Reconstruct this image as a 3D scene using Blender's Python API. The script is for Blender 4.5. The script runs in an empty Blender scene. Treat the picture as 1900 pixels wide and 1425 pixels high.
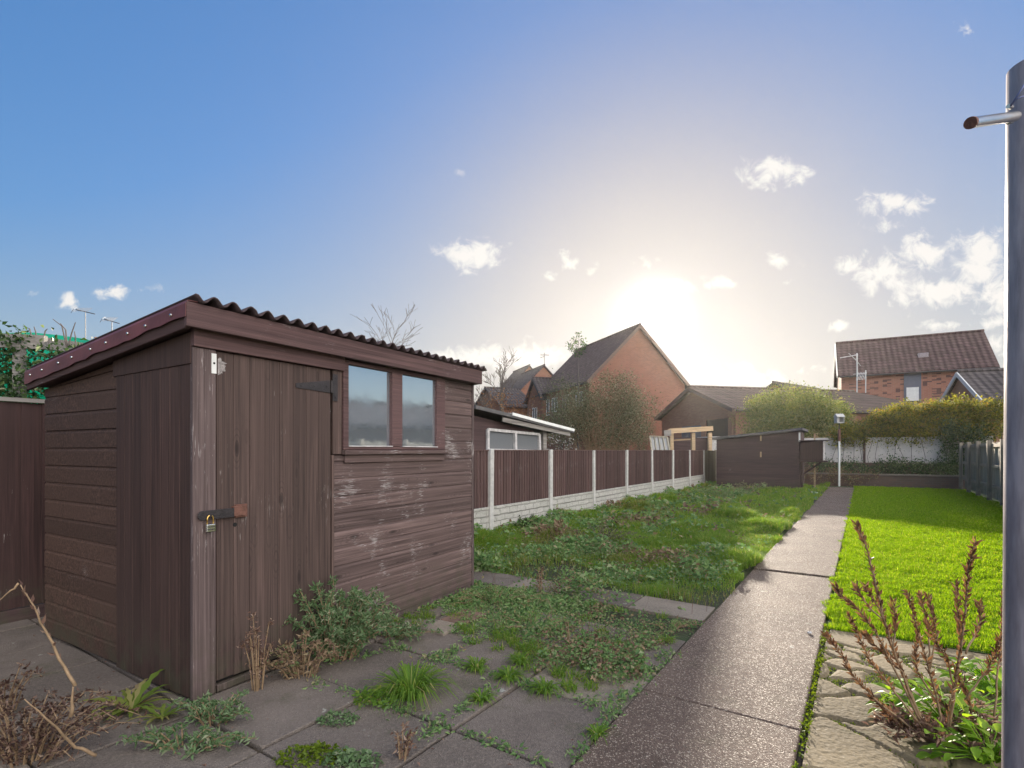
import bpy, math, random
import numpy as np
from mathutils import Vector, Matrix
R = math.radians
rnd = random.Random(7); rng = np.random.default_rng(7)
S = bpy.context.scene
COL = S.collection
# ------------------------------------------------------------------ camera, sun, sky
H = 1.33; F = 972.0; HZ = 836.0            # eye height, focal length and horizon in photo pixels
cam = bpy.data.cameras.new('camera'); co = bpy.data.objects.new('camera', cam); COL.objects.link(co)
co.location = (0, 0, H); co.rotation_euler = (R(90), 0, 0)
cam.sensor_width = 36; cam.lens = F/1900*36; cam.shift_y = (HZ-712.5)/1900
cam.clip_start = .05; cam.clip_end = 3000
S.camera = co
SUNV = Vector((.2688, 1, .255)).normalized()
SUN_EL = math.asin(SUNV.z); SUN_AZ = math.atan2(SUNV.x, SUNV.y)
sl = bpy.data.lights.new('sun', 'SUN'); sl.energy = 5.0; sl.angle = R(.55); sl.color = (1, .88, .72)
so = bpy.data.objects.new('sun', sl); COL.objects.link(so)
so.rotation_euler = (-SUNV).to_track_quat('-Z', 'Y').to_euler(); so.location = (10, 30, 20)
S.view_settings.view_transform = 'Standard'; S.view_settings.look = 'None'
S.view_settings.exposure = 1.05; S.view_settings.gamma = 1
W = bpy.data.worlds.new('World'); S.world = W; W.use_nodes = True
SKY_STRENGTH = .15; SKY_SAT = 1.32; SH_K = .385; BACK_FILL = 1.75

def world():
    nt = W.node_tree; nt.nodes.clear(); N = nt.nodes.new; L = nt.links.new
    def m(op, a, b=None, c=None, clamp=False):
        n = N('ShaderNodeMath'); n.operation = op; n.use_clamp = clamp
        for i, v in enumerate((a, b, c)):
            if v is None: continue
            if isinstance(v, (int, float)): n.inputs[i].default_value = v
            else: L(v, n.inputs[i])
        return n.outputs[0]
    sky = N('ShaderNodeTexSky'); sky.sky_type = 'NISHITA'; sky.sun_disc = False
    sky.sun_elevation = SUN_EL; sky.sun_rotation = SUN_AZ; sky.air_density = 1.0; sky.dust_density = .6; sky.ozone_density = 1.6
    tc = N('ShaderNodeTexCoord'); sp = N('ShaderNodeSeparateXYZ'); L(tc.outputs['Generated'], sp.inputs[0])
    yy = m('MAXIMUM', sp.outputs[1], .02)
    u = m('DIVIDE', sp.outputs[0], yy); v = m('DIVIDE', sp.outputs[2], yy)
    cb = N('ShaderNodeCombineXYZ'); L(u, cb.inputs[0]); L(v, cb.inputs[1])
    # turbulence warps the cloud outlines
    wn = N('ShaderNodeTexNoise'); wn.inputs['Scale'].default_value = 9; wn.inputs['Detail'].default_value = 5; L(cb.outputs[0], wn.inputs['Vector'])
    s1 = N('ShaderNodeVectorMath'); s1.operation = 'SUBTRACT'; L(wn.outputs['Color'], s1.inputs[0]); s1.inputs[1].default_value = (.5, .5, .5)
    s2 = N('ShaderNodeVectorMath'); s2.operation = 'MULTIPLY_ADD'; L(s1.outputs[0], s2.inputs[0]); s2.inputs[1].default_value = (.085, .06, 0); L(cb.outputs[0], s2.inputs[2])
    warped = s2.outputs[0]
    clouds = [  # centre and half size (hundredths of a photo degree-like unit), weight
        (865, 468, 62, 32, 1), (925, 462, 26, 13, .6), (1055, 482, 34, 17, .8), (1108, 495, 16, 14, .55), (1015, 508, 12, 8, .5),
        (1245, 528, 52, 20, .85), (1335, 524, 36, 18, .85), (1185, 490, 22, 12, .4), (1438, 318, 62, 30, 1), (1490, 312, 20, 10, .5),
        (1448, 485, 34, 18, .8), (1670, 380, 68, 30, 1), (1700, 470, 60, 34, .95), (1575, 492, 46, 26, .95), (1650, 510, 75, 30, 1),
        (1740, 540, 90, 34, 1), (1820, 480, 85, 55, 1.1), (1850, 550, 80, 34, 1), (1555, 600, 32, 11, .8), (1750, 605, 55, 13, .7), (1860, 600, 50, 16, .8),
        (1735, 565, 25, 8, .5), (1635, 430, 34, 16, .45), (215, 540, 40, 20, .9), (122, 556, 24, 17, .8), (55, 538, 12, 10, .4), (262, 535, 34, 9, .4),
        (852, 322, 18, 9, .4), (1777, 50, 20, 14, .45), (900, 662, 110, 26, 1.15), (985, 662, 70, 30, 1.1), (830, 664, 60, 14, .8), (1380, 700, 75, 24, 1.05), (1320, 700, 50, 16, .7),
        (1300, 678, 24, 14, .5), (1420, 712, 70, 20, .9), (1480, 690, 40, 8, .4), (1860, 640, 60, 26, .8), (1610, 380, 10, 24, .3), (1467, 530, 10, 8, .45), (2050, 500, 150, 60, 1), (-250, 560, 160, 40, .9)]
    acc = None
    for (px, py, a, b, wt) in clouds:
        d = N('ShaderNodeVectorMath'); d.operation = 'SUBTRACT'; L(warped, d.inputs[0]); d.inputs[1].default_value = ((px-950)/F, (HZ-py)/F, 0)
        e = N('ShaderNodeVectorMath'); e.operation = 'MULTIPLY'; L(d.outputs[0], e.inputs[0]); e.inputs[1].default_value = (F/a/1.25, F/b/1.25, 0)
        l = N('ShaderNodeVectorMath'); l.operation = 'LENGTH'; L(e.outputs[0], l.inputs[0])
        q = m('MULTIPLY_ADD', l.outputs['Value'], -wt, wt)
        acc = q if acc is None else m('MAXIMUM', acc, q)
    fn = N('ShaderNodeTexNoise'); fn.inputs['Scale'].default_value = 26; fn.inputs['Detail'].default_value = 9; fn.inputs['Roughness'].default_value = .62
    fn.inputs['Distortion'].default_value = .5; L(cb.outputs[0], fn.inputs['Vector'])
    t = m('MULTIPLY_ADD', fn.outputs['Fac'], 2.5, -1.36)
    dens = m('ADD', acc, t)
    mr = N('ShaderNodeMapRange'); mr.interpolation_type = 'SMOOTHSTEP'; L(dens, mr.inputs[0]); mr.inputs[1].default_value = .04; mr.inputs[2].default_value = .75
    mr.inputs[3].default_value = 0; mr.inputs[4].default_value = .93
    fy = N('ShaderNodeMapRange'); L(sp.outputs[1], fy.inputs[0]); fy.inputs[1].default_value = .05; fy.inputs[2].default_value = .2
    fac = m('MULTIPLY', mr.outputs[0], fy.outputs[0])
    # sun aureole: thin bright air around the sun
    dt = N('ShaderNodeVectorMath'); dt.operation = 'DOT_PRODUCT'; L(tc.outputs['Generated'], dt.inputs[0]); dt.inputs[1].default_value = SUNV
    dd = m('MAXIMUM', dt.outputs['Value'], 0)
    g1 = m('MULTIPLY', m('POWER', dd, 900), .45); g2 = m('MULTIPLY', m('POWER', dd, 60), .0); g3 = m('MULTIPLY', m('POWER', dd, 9), .0)
    g = m('ADD', m('ADD', g1, g2), g3)
    hs = N('ShaderNodeHueSaturation'); hs.inputs['Saturation'].default_value = SKY_SAT; L(sky.outputs[0], hs.inputs['Color'])
    # soft shoulder on the luminance so that the sky next to the sun does not burn out
    bw = N('ShaderNodeRGBToBW'); L(sky.outputs[0], bw.inputs[0])
    den = m('MULTIPLY_ADD', bw.outputs[0], SH_K, 1.0); k1 = m('DIVIDE', 1.0, den)
    k2 = N('ShaderNodeVectorMath'); k2.operation = 'SCALE'; tn = N('ShaderNodeVectorMath'); tn.operation = 'MULTIPLY'; L(hs.outputs[0], tn.inputs[0]); tn.inputs[1].default_value = (1.03, .99, 1.10)
    gr = N('ShaderNodeVectorMath'); gr.operation = 'SCALE'; gr.inputs[0].default_value = (1.0, .985, .965); L(bw.outputs[0], gr.inputs['Scale'])
    mc = N('ShaderNodeMix'); mc.data_type = 'VECTOR'; L(m('MULTIPLY_ADD', k1, 2.4, -.22, True), mc.inputs[0]); L(gr.outputs[0], mc.inputs[4]); L(tn.outputs[0], mc.inputs[5]); L(mc.outputs[1], k2.inputs[0]); L(k1, k2.inputs['Scale'])
    b1 = N('ShaderNodeBackground'); L(k2.outputs[0], b1.inputs[0]); b1.inputs[1].default_value = SKY_STRENGTH
    b2 = N('ShaderNodeBackground'); b2.inputs[0].default_value = (1, .95, .90, 1); L(g, b2.inputs[1])
    b3 = N('ShaderNodeBackground'); b3.inputs[0].default_value = (1, .965, .92, 1); b3.inputs[1].default_value = .46
    mx = N('ShaderNodeMixShader'); L(fac, mx.inputs[0]); L(b1.outputs[0], mx.inputs[1]); L(b3.outputs[0], mx.inputs[2])
    ad = N('ShaderNodeAddShader'); L(mx.outputs[0], ad.inputs[0]); L(b2.outputs[0], ad.inputs[1])
    # bright cloud bank added overhead and behind the camera to fill the shaded foreground
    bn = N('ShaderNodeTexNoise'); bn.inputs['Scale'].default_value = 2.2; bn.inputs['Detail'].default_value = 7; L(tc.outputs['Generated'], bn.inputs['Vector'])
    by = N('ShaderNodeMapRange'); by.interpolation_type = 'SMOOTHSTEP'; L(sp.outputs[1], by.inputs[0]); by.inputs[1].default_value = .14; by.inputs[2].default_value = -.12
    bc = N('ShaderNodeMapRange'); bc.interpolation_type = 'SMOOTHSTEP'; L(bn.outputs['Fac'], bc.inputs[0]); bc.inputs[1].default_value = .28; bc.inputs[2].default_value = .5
    b4 = N('ShaderNodeBackground'); b4.inputs[0].default_value = (1, .96, .93, 1); b4.inputs[1].default_value = BACK_FILL
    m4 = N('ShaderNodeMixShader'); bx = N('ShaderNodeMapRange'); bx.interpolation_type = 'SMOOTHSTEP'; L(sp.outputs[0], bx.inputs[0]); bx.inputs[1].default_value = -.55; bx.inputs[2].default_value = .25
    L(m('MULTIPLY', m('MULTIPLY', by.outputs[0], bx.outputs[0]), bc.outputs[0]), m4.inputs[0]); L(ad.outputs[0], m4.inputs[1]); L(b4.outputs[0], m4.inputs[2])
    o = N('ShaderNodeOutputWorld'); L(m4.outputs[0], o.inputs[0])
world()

# ------------------------------------------------------------------ helpers
P = Vector((.556, .831)); Q = Vector((.831, -.556))      # along / across the garden path
def pq(p, q, z=0): return Vector((P.x*p+Q.x*q, P.y*p+Q.y*q, z))
def at(x, y, Y): return Vector(((x-950)/F*Y, Y, H-(y-HZ)/F*Y))   # a photo direction at a real distance
def gnd(x, y, z=0):
    Y = (H-z)*F/(y-HZ); return Vector(((x-950)/F*Y, Y, z))

def tag(o, label=None, cat=None, group=None, kind=None):
    if label: o['label'] = label
    if cat: o['category'] = cat
    if group: o['group'] = group
    if kind: o['kind'] = kind
    return o
def empty(name, label, cat, loc=(0, 0, 0), rz=0, group=None):
    o = bpy.data.objects.new(name, None); COL.objects.link(o); o.location = loc; o.rotation_euler = (0, 0, rz)
    o.empty_display_size = .1
    return tag(o, label, cat, group)

class MB:
    def __init__(s): s.v = []; s.f = []; s.chunks = []; s.n = 0
    def add(s, vs, fs):
        b = len(s.v); s.v += [tuple(v) for v in vs]; s.f += [tuple(i+b for i in f) for f in fs]; return s
    def box(s, x0, x1, y0, y1, z0, z1, M=None):
        vs = [(x, y, z) for z in (z0, z1) for y in (y0, y1) for x in (x0, x1)]
        if M is not None: vs = [M @ Vector(v) for v in vs]
        return s.add(vs, [(0, 2, 3, 1), (4, 5, 7, 6), (0, 1, 5, 4), (2, 6, 7, 3), (0, 4, 6, 2), (1, 3, 7, 5)])
    def bar(s, a, b, w, h, up=(0, 0, 1)):      # rectangular bar between two points
        a = Vector(a); b = Vector(b); d = (b-a); L = d.length; d.normalize(); up = Vector(up)
        sx = d.cross(up)
        if sx.length < 1e-4: sx = d.cross(Vector((1, 0, 0)))
        sx.normalize(); u = sx.cross(d)
        vs = []
        for t in (a, b):
            for i, j in ((-1, -1), (1, -1), (1, 1), (-1, 1)): vs.append(t+sx*(w/2*i)+u*(h/2*j))
        return s.add(vs, [(0, 1, 2, 3), (7, 6, 5, 4), (0, 4, 5, 1), (1, 5, 6, 2), (2, 6, 7, 3), (3, 7, 4, 0)])
    def tube(s, pts, rad, n=6, cap=True):
        pts = [Vector(p) for p in pts]; k = len(pts)
        if isinstance(rad, (int, float)): rad = [rad]*k
        vs = []; prev = None
        for i, p in enumerate(pts):
            d = (pts[min(i+1, k-1)]-pts[max(i-1, 0)])
            if d.length < 1e-9: d = Vector((0, 0, 1))
            d.normalize()
            if prev is None:
                a = d.orthogonal().normalized()
            else:
                a = prev-d*prev.dot(d)
                a = a.normalized() if a.length > 1e-6 else d.orthogonal().normalized()
            prev = a; b = d.cross(a)
            for j in range(n):
                t = 2*math.pi*j/n; vs.append(p+(a*math.cos(t)+b*math.sin(t))*rad[i])
        fs = [(i*n+j, i*n+(j+1) % n, (i+1)*n+(j+1) % n, (i+1)*n+j) for i in range(k-1) for j in range(n)]
        if cap: fs += [tuple(range(n-1, -1, -1)), tuple(range((k-1)*n, k*n))]
        return s.add(vs, fs)
    def extrude(s, prof, a, b):                 # closed profile given as function t->Vector list ends
        n = len(prof); vs = [Vector(p)+Vector(a) for p in prof]+[Vector(p)+Vector(b) for p in prof]
        fs = [(i, (i+1) % n, n+(i+1) % n, n+i) for i in range(n)]+[tuple(range(n-1, -1, -1)), tuple(range(n, 2*n))]
        return s.add(vs, fs)
    def lathe(s, prof, c=(0, 0, 0), n=24):
        vs = []; c = Vector(c); k = len(prof)
        for r, z in prof:
            for j in range(n):
                t = 2*math.pi*j/n; vs.append(c+Vector((r*math.cos(t), r*math.sin(t), z)))
        fs = [(i*n+j, i*n+(j+1) % n, (i+1)*n+(j+1) % n, (i+1)*n+j) for i in range(k-1) for j in range(n)]
        return s.add(vs, fs)
    def build(s, name, mat, parent=None, smooth=False, bevel=0, loc=None):
        me = bpy.data.meshes.new(name); me.from_pydata(s.v, [], s.f); me.materials.append(mat); me.update()
        if smooth: me.polygons.foreach_set('use_smooth', [True]*len(me.polygons))
        o = bpy.data.objects.new(name, me); COL.objects.link(o)
        if parent: o.parent = parent
        if loc is not None: o.location = loc
        if bevel:
            b = o.modifiers.new('bevel', 'BEVEL'); b.width = bevel; b.segments = 2; b.limit_method = 'ANGLE'
        return o

def np_obj(name, V, Q4, T3, mat, parent=None, smooth=False):
    V = np.asarray(V, dtype=np.float32).reshape(-1, 3)
    Q4 = np.zeros((0, 4), np.int32) if Q4 is None else np.asarray(Q4, np.int32)
    T3 = np.zeros((0, 3), np.int32) if T3 is None else np.asarray(T3, np.int32)
    me = bpy.data.meshes.new(name); me.vertices.add(len(V)); me.vertices.foreach_set('co', V.ravel())
    li = np.concatenate([Q4.ravel(), T3.ravel()]); nf = len(Q4)+len(T3)
    me.loops.add(len(li)); me.loops.foreach_set('vertex_index', li)
    ls = np.concatenate([np.arange(len(Q4))*4, len(Q4)*4+np.arange(len(T3))*3]).astype(np.int32)
    me.polygons.add(nf); me.polygons.foreach_set('loop_start', ls)
    me.polygons.foreach_set('use_smooth', np.full(nf, smooth))
    me.update(calc_edges=True); me.materials.append(mat)
    o = bpy.data.objects.new(name, me); COL.objects.link(o)
    if parent: o.parent = parent
    return o

def unit(a): return a/np.maximum(np.linalg.norm(a, axis=-1, keepdims=True), 1e-9)
def blades(pos, h, w, lean, rg, base=0):
    """tapered bent grass blades: 5 vertices each"""
    n = len(pos); th = rg.uniform(0, 2*np.pi, n); side = np.stack([np.cos(th), np.sin(th), np.zeros(n)], 1)
    fw = np.stack([-np.sin(th), np.cos(th), np.zeros(n)], 1)*np.where(rg.random(n) < .5, -1, 1)[:, None]
    h = np.broadcast_to(h, n)[:, None]; w = np.broadcast_to(w, n)[:, None]; lean = np.broadcast_to(lean, n)[:, None]
    up = np.array([[0, 0, 1.]])
    b = np.asarray(pos); mid = b+up*h*.55+fw*h*lean*.25; tip = b+up*h*(1-.25*lean)+fw*h*lean*.9
    V = np.stack([b-side*w*.5, b+side*w*.5, mid+side*w*.42, mid-side*w*.42, tip], 1).reshape(-1, 3)
    i = np.arange(n)[:, None]*5+base
    return V, i+np.array([[0, 1, 2, 3]]), i+np.array([[3, 2, 4]])
def leaves(pos, size, rg, direction=None, aspect=.55, droop=.2, base=0, flat=0):
    """folded kite leaves: 4 vertices each (two triangles sharing the midrib)"""
    n = len(pos)
    d = unit(rg.normal(size=(n, 3))) if direction is None else unit(np.asarray(direction)+rg.normal(size=(n, 3))*.25)
    if flat: d[:, 2] *= (1-flat); d = unit(d)
    a = rg.normal(size=(n, 3));
    if flat: a = a*(1-flat)+np.array([0, 0, 1.])*flat
    sd = unit(np.cross(d, a)); nm = np.cross(sd, d)
    s = np.broadcast_to(size, n)[:, None]
    b = np.asarray(pos); tip = b+d*s-nm*s*droop; m = b+d*s*.45
    V = np.stack([b, m+sd*s*aspect*.5+nm*s*.08, tip, m-sd*s*aspect*.5+nm*s*.08], 1).reshape(-1, 3)
    i = np.arange(n)[:, None]*4+base
    return V, np.concatenate([i+np.array([[0, 1, 2]]), i+np.array([[0, 2, 3]])])

# ------------------------------------------------------------------ materials
def mk(name):
    m = bpy.data.materials.new(name); m.use_nodes = True; nt = m.node_tree
    b = nt.nodes['Principled BSDF']; return m, nt, b
def ramp(nt, stops, fac):
    n = nt.nodes.new('ShaderNodeValToRGB'); e = n.color_ramp.elements
    while len(e) < len(stops): e.new(.5)
    for k, (p, c) in zip(e, stops): k.position = p; k.color = (*c, 1)
    nt.links.new(fac, n.inputs[0]); return n.outputs[0]
def noise(nt, vec, scale, detail=5, rough=.55, dist=0):
    n = nt.nodes.new('ShaderNodeTexNoise'); n.inputs['Scale'].default_value = scale; n.inputs['Detail'].default_value = detail
    n.inputs['Roughness'].default_value = rough; n.inputs['Distortion'].default_value = dist
    if vec is not None: nt.links.new(vec, n.inputs['Vector'])
    return n.outputs['Fac']
def coords(nt, scale=(1, 1, 1), kind='Object'):
    t = nt.nodes.new('ShaderNodeTexCoord'); mp = nt.nodes.new('ShaderNodeMapping'); mp.inputs['Scale'].default_value = scale
    nt.links.new(t.outputs[kind], mp.inputs[0]); return mp.outputs[0]
def mixc(nt, fac, a, b, mode='MIX'):
    n = nt.nodes.new('ShaderNodeMix'); n.data_type = 'RGBA'; n.blend_type = mode
    if isinstance(fac, (int, float)): n.inputs[0].default_value = fac
    else: nt.links.new(fac, n.inputs[0])
    for i, v in ((6, a), (7, b)):
        if isinstance(v, tuple): n.inputs[i].default_value = (*v, 1)
        else: nt.links.new(v, n.inputs[i])
    return n.outputs[2]
def mth(nt, op, a, b=0, c=None, clamp=False):
    n = nt.nodes.new('ShaderNodeMath'); n.operation = op; n.use_clamp = clamp
    for i, v in enumerate((a, b, c)):
        if v is None: continue
        if isinstance(v, (int, float)): n.inputs[i].default_value = v
        else: nt.links.new(v, n.inputs[i])
    return n.outputs[0]
def bump(nt, bsdf, hgt, strength=.3, dist=.01):
    n = nt.nodes.new('ShaderNodeBump'); n.inputs['Strength'].default_value = strength; n.inputs['Distance'].default_value = dist
    nt.links.new(hgt, n.inputs['Height']); nt.links.new(n.outputs[0], bsdf.inputs['Normal'])
def island(nt):
    return nt.nodes.new('ShaderNodeNewGeometry').outputs['Random Per Island']
def mr(nt, v, a, b, c=0, d=1):
    n = nt.nodes.new('ShaderNodeMapRange'); nt.links.new(v, n.inputs[0])
    for i, x in enumerate((a, b, c, d)): n.inputs[i+1].default_value = x
    return n.outputs[0]

def plain(name, c, rough=.7, metal=0, var=.25, scale=8, bumpy=0):
    m, nt, b = mk(name); v = coords(nt); f = noise(nt, v, scale, 6)
    nt.links.new(ramp(nt, [(.25, tuple(x*(1-var) for x in c)), (.75, tuple(min(1, x*(1+var)) for x in c))], f), b.inputs['Base Color'])
    b.inputs['Roughness'].default_value = rough; b.inputs['Metallic'].default_value = metal
    if bumpy: bump(nt, b, noise(nt, v, scale*6, 6), bumpy, .01)
    return m
def wood(name, light, dark, axis='z', fleck=0, fleckc=(.42, .39, .37), patch=None, grain=45, rough=.78, knots=False, spec=.35):
    m, nt, b = mk(name)
    sc = {'x': (1.2, grain, grain), 'y': (grain, 1.2, grain), 'z': (grain, grain, 1.2)}[axis]
    rp = island(nt)
    tcn = nt.nodes.new('ShaderNodeTexCoord'); off = nt.nodes.new('ShaderNodeVectorMath'); off.operation = 'ADD'
    cx = nt.nodes.new('ShaderNodeCombineXYZ'); k = mth(nt, 'MULTIPLY', rp, 7.0)
    for i in range(3): nt.links.new(k, cx.inputs[i])
    nt.links.new(tcn.outputs['Object'], off.inputs[0]); nt.links.new(cx.outputs[0], off.inputs[1])
    mp = nt.nodes.new('ShaderNodeMapping'); mp.inputs['Scale'].default_value = sc; nt.links.new(off.outputs[0], mp.inputs[0]); v = mp.outputs[0]
    g = noise(nt, v, 1.0, 8, .62, .6)
    col = ramp(nt, [(.36, tuple(x*.8 for x in dark)), (.5, tuple((a+c)/2 for a, c in zip(light, dark))), (.64, tuple(x*1.18 for x in light))], g)
    big = noise(nt, tcn.outputs['Object'], 1.7, 4)
    col = mixc(nt, mr(nt, big, .3, .75), col, patch or tuple(x*.75 for x in light))
    col2 = nt.nodes.new('ShaderNodeHueSaturation'); nt.links.new(col, col2.inputs['Color']); oi = nt.nodes.new('ShaderNodeObjectInfo'); nt.links.new(mth(nt, 'MULTIPLY', mr(nt, rp, 0, 1, .80, 1.2), mr(nt, oi.outputs['Random'], 0, 1, .86, 1.14)), col2.inputs['Value']); col = col2.outputs[0]
    if knots:
        vo = nt.nodes.new('ShaderNodeTexVoronoi'); vo.inputs['Scale'].default_value = 1.0; mk2 = nt.nodes.new('ShaderNodeMapping')
        mk2.inputs['Scale'].default_value = {'x': (2.6, 9, 9), 'z': (9, 9, 2.6), 'y': (9, 2.6, 9)}[axis]; nt.links.new(off.outputs[0], mk2.inputs[0]); nt.links.new(mk2.outputs[0], vo.inputs['Vector'])
        col = mixc(nt, mr(nt, vo.outputs['Distance'], .06, .13, .75, 0), col, tuple(x*.45 for x in dark))
        rings = mth(nt, 'SINE', mth(nt, 'MULTIPLY', vo.outputs['Distance'], 70.0)); rf = mth(nt, 'MULTIPLY', mr(nt, rings, .3, 1, 0, .45), mr(nt, vo.outputs['Distance'], .15, .42, 1, 0))
        col = mixc(nt, rf, col, tuple(x*.6 for x in dark))
    if fleck:
        s2 = {'x': (14, 120, 240), 'y': (120, 14, 240), 'z': (170, 170, 11)}[axis]
        mp2 = nt.nodes.new('ShaderNodeMapping'); mp2.inputs['Scale'].default_value = s2; nt.links.new(off.outputs[0], mp2.inputs[0])
        f = noise(nt, mp2.outputs[0], 1.0, 6, .6, .3); pz = noise(nt, tcn.outputs['Object'], 2.6, 5)
        th = mth(nt, 'MULTIPLY_ADD', mth(nt, 'SUBTRACT', pz, .5), 1.0, f)
        t0_ = .80-fleck*.30; fm = mr(nt, th, t0_, t0_+.07, 0, .7)
        col = mixc(nt, fm, col, fleckc)
    sz = nt.nodes.new('ShaderNodeSeparateXYZ'); nt.links.new(tcn.outputs['Object'], sz.inputs[0])
    al = mth(nt, 'MULTIPLY', mr(nt, sz.outputs[2], .02, .42, .75, 0), mr(nt, noise(nt, tcn.outputs['Object'], 7, 6, .65), .42, .62))
    col = mixc(nt, al, col, (.060, .058, .036))
    nt.links.new(col, b.inputs['Base Color']); b.inputs['Roughness'].default_value = rough
    b.inputs['Specular IOR Level'].default_value = spec
    bump(nt, b, g, .7, .004)
    return m
def leafmat(name, stops, trans=.45, tr=(1.6, 1.5, .6), rough=.5, spec=.3):
    m, nt, b = mk(name); c = ramp(nt, stops, island(nt))
    nt.links.new(c, b.inputs['Base Color']); b.inputs['Roughness'].default_value = rough; b.inputs['Specular IOR Level'].default_value = spec
    t = nt.nodes.new('ShaderNodeBsdfTranslucent'); nt.links.new(mixc(nt, 1.0, c, tr, 'MULTIPLY'), t.inputs[0])
    mx = nt.nodes.new('ShaderNodeMixShader'); mx.inputs[0].default_value = trans
    nt.links.new(b.outputs[0], mx.inputs[1]); nt.links.new(t.outputs[0], mx.inputs[2])
    nt.links.new(mx.outputs[0], nt.nodes['Material Output'].inputs[0]); return m
def wallvec(nt, sx, sz):
    t = nt.nodes.new('ShaderNodeTexCoord'); s = nt.nodes.new('ShaderNodeSeparateXYZ'); nt.links.new(t.outputs['Object'], s.inputs[0])
    c = nt.nodes.new('ShaderNodeCombineXYZ'); nt.links.new(mth(nt, 'MULTIPLY', mth(nt, 'ADD', s.outputs[0], s.outputs[1]), sx), c.inputs[0])
    nt.links.new(mth(nt, 'MULTIPLY', s.outputs[2], sz), c.inputs[1]); return c.outputs[0], s
def brick(name, c1, c2, mortar, dark=None, bw=.225, bh=.075):
    m, nt, b = mk(name); v, s = wallvec(nt, 1, 1)
    t = nt.nodes.new('ShaderNodeTexBrick'); nt.links.new(v, t.inputs['Vector']); t.inputs['Scale'].default_value = 1
    t.inputs['Color1'].default_value = (*c1, 1); t.inputs['Color2'].default_value = (*c2, 1); t.inputs['Mortar'].default_value = (*mortar, 1)
    t.inputs['Brick Width'].default_value = bw; t.inputs['Row Height'].default_value = bh; t.inputs['Mortar Size'].default_value = .006; t.inputs['Bias'].default_value = 0
    col = t.outputs['Color']
    n = noise(nt, v, 1.1, 5); col = mixc(nt, mr(nt, n, .35, .7, 0, .35), col, tuple(x*.72 for x in c1))
    if dark:
        mp = nt.nodes.new('ShaderNodeMapping'); mp.inputs['Scale'].default_value = (1.6, 13.3, 1); nt.links.new(v, mp.inputs[0])
        sn = nt.nodes.new('ShaderNodeVectorMath'); sn.operation = 'SNAP'; nt.links.new(mp.outputs[0], sn.inputs[0]); sn.inputs[1].default_value = (.35, 1, 1)
        wn = noise(nt, sn.outputs[0], 1.0, 2, .5); col = mixc(nt, mr(nt, wn, .53, .57, 0, .8), col, dark)
    nt.links.new(col, b.inputs['Base Color']); b.inputs['Roughness'].default_value = .9; bump(nt, b, t.outputs['Fac'], -.3, .01); return m
def tiles(name, c, tw=.3, th=.2, var=.3):
    m, nt, b = mk(name); v, s = wallvec(nt, 1, 1)
    t = nt.nodes.new('ShaderNodeTexBrick'); nt.links.new(v, t.inputs['Vector']); t.inputs['Scale'].default_value = 1; t.offset = 0
    t.inputs['Color1'].default_value = (*[x*(1-var) for x in c], 1); t.inputs['Color2'].default_value = (*[x*(1+var) for x in c], 1); t.inputs['Mortar'].default_value = (*[x*.35 for x in c], 1)
    t.inputs['Brick Width'].default_value = tw; t.inputs['Row Height'].default_value = th; t.inputs['Mortar Size'].default_value = .02; t.inputs['Mortar Smooth'].default_value = .6
    n = noise(nt, v, .8, 5); col = mixc(nt, mr(nt, n, .35, .7, 0, .5), t.outputs['Color'], tuple(x*.8 for x in c))
    nt.links.new(col, b.inputs['Base Color']); b.inputs['Roughness'].default_value = .85; b.inputs['Specular IOR Level'].default_value = .2
    w = mth(nt, 'ADD', mth(nt, 'MULTIPLY', mth(nt, 'SINE', mth(nt, 'MULTIPLY', s.outputs[0], 2*math.pi/tw)), .5), mth(nt, 'FRACT', mth(nt, 'DIVIDE', s.outputs[2], -th)))
    bump(nt, b, w, .9, .05); return m

M = {}
# the old brown shed: stained softwood, worn to pale flecks
M['boards_side'] = wood('stained_shiplap', (.098, .056, .040), (.034, .019, .015), 'x', .05, patch=(.068, .039, .029), grain=60)
M['boards_front'] = wood('worn_shiplap', (.150, .102, .095), (.046, .029, .027), 'x', .48, (.40, .37, .36), patch=(.100, .067, .062), knots=True, grain=70)
M['door'] = wood('worn_door_board', (.118, .077, .066), (.038, .025, .022), 'z', .24, (.30, .27, .25), patch=(.080, .052, .045), knots=True, grain=85)
M['panel'] = wood('painted_board', (.084, .046, .037), (.040, .022, .018), 'z', .0, patch=(.062, .037, .031), grain=60)
M['post'] = wood('worn_corner_post', (.15, .11, .105), (.055, .037, .035), 'z', .44, (.45, .41, .40), patch=(.10, .07, .067), grain=80)
M['fascia'] = wood('reddish_fascia_wood', (.130, .074, .070), (.048, .026, .025), 'x', .25, (.32, .28, .28), patch=(.10, .058, .058), grain=80)
M['barge'] = wood('brown_bargeboard', (.105, .056, .050), (.05, .027, .025), 'y', .1, patch=(.078, .042, .038))
M['flash'] = plain('red_oxide_sheet', (.115, .030, .030), .55, 0, .4, 6, .15)
M['corr'] = plain('dark_bitumen_sheet', (.045, .028, .03), .8, 0, .4, 9, .4)
M['iron'] = plain('painted_iron', (.035, .03, .032), .5, .3, .4, 20, .3)
M['rust'] = plain('rusty_iron', (.16, .075, .055), .8, .2, .4, 30, .5)
M['steel'] = plain('bright_steel', (.6, .6, .58), .25, 1, .1, 20)
M['brass'] = plain('brass', (.75, .5, .16), .28, 1, .1, 20)
M['white'] = plain('white_paint', (.74, .74, .71), .6, 0, .1, 8, .1)
M['dirtywhite'] = plain('weathered_white_paint', (.52, .50, .49), .75, 0, .35, 14, .3)
M['dark'] = plain('dark_interior', (.012, .011, .011), .9)
M['hole'] = M['dark']
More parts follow.
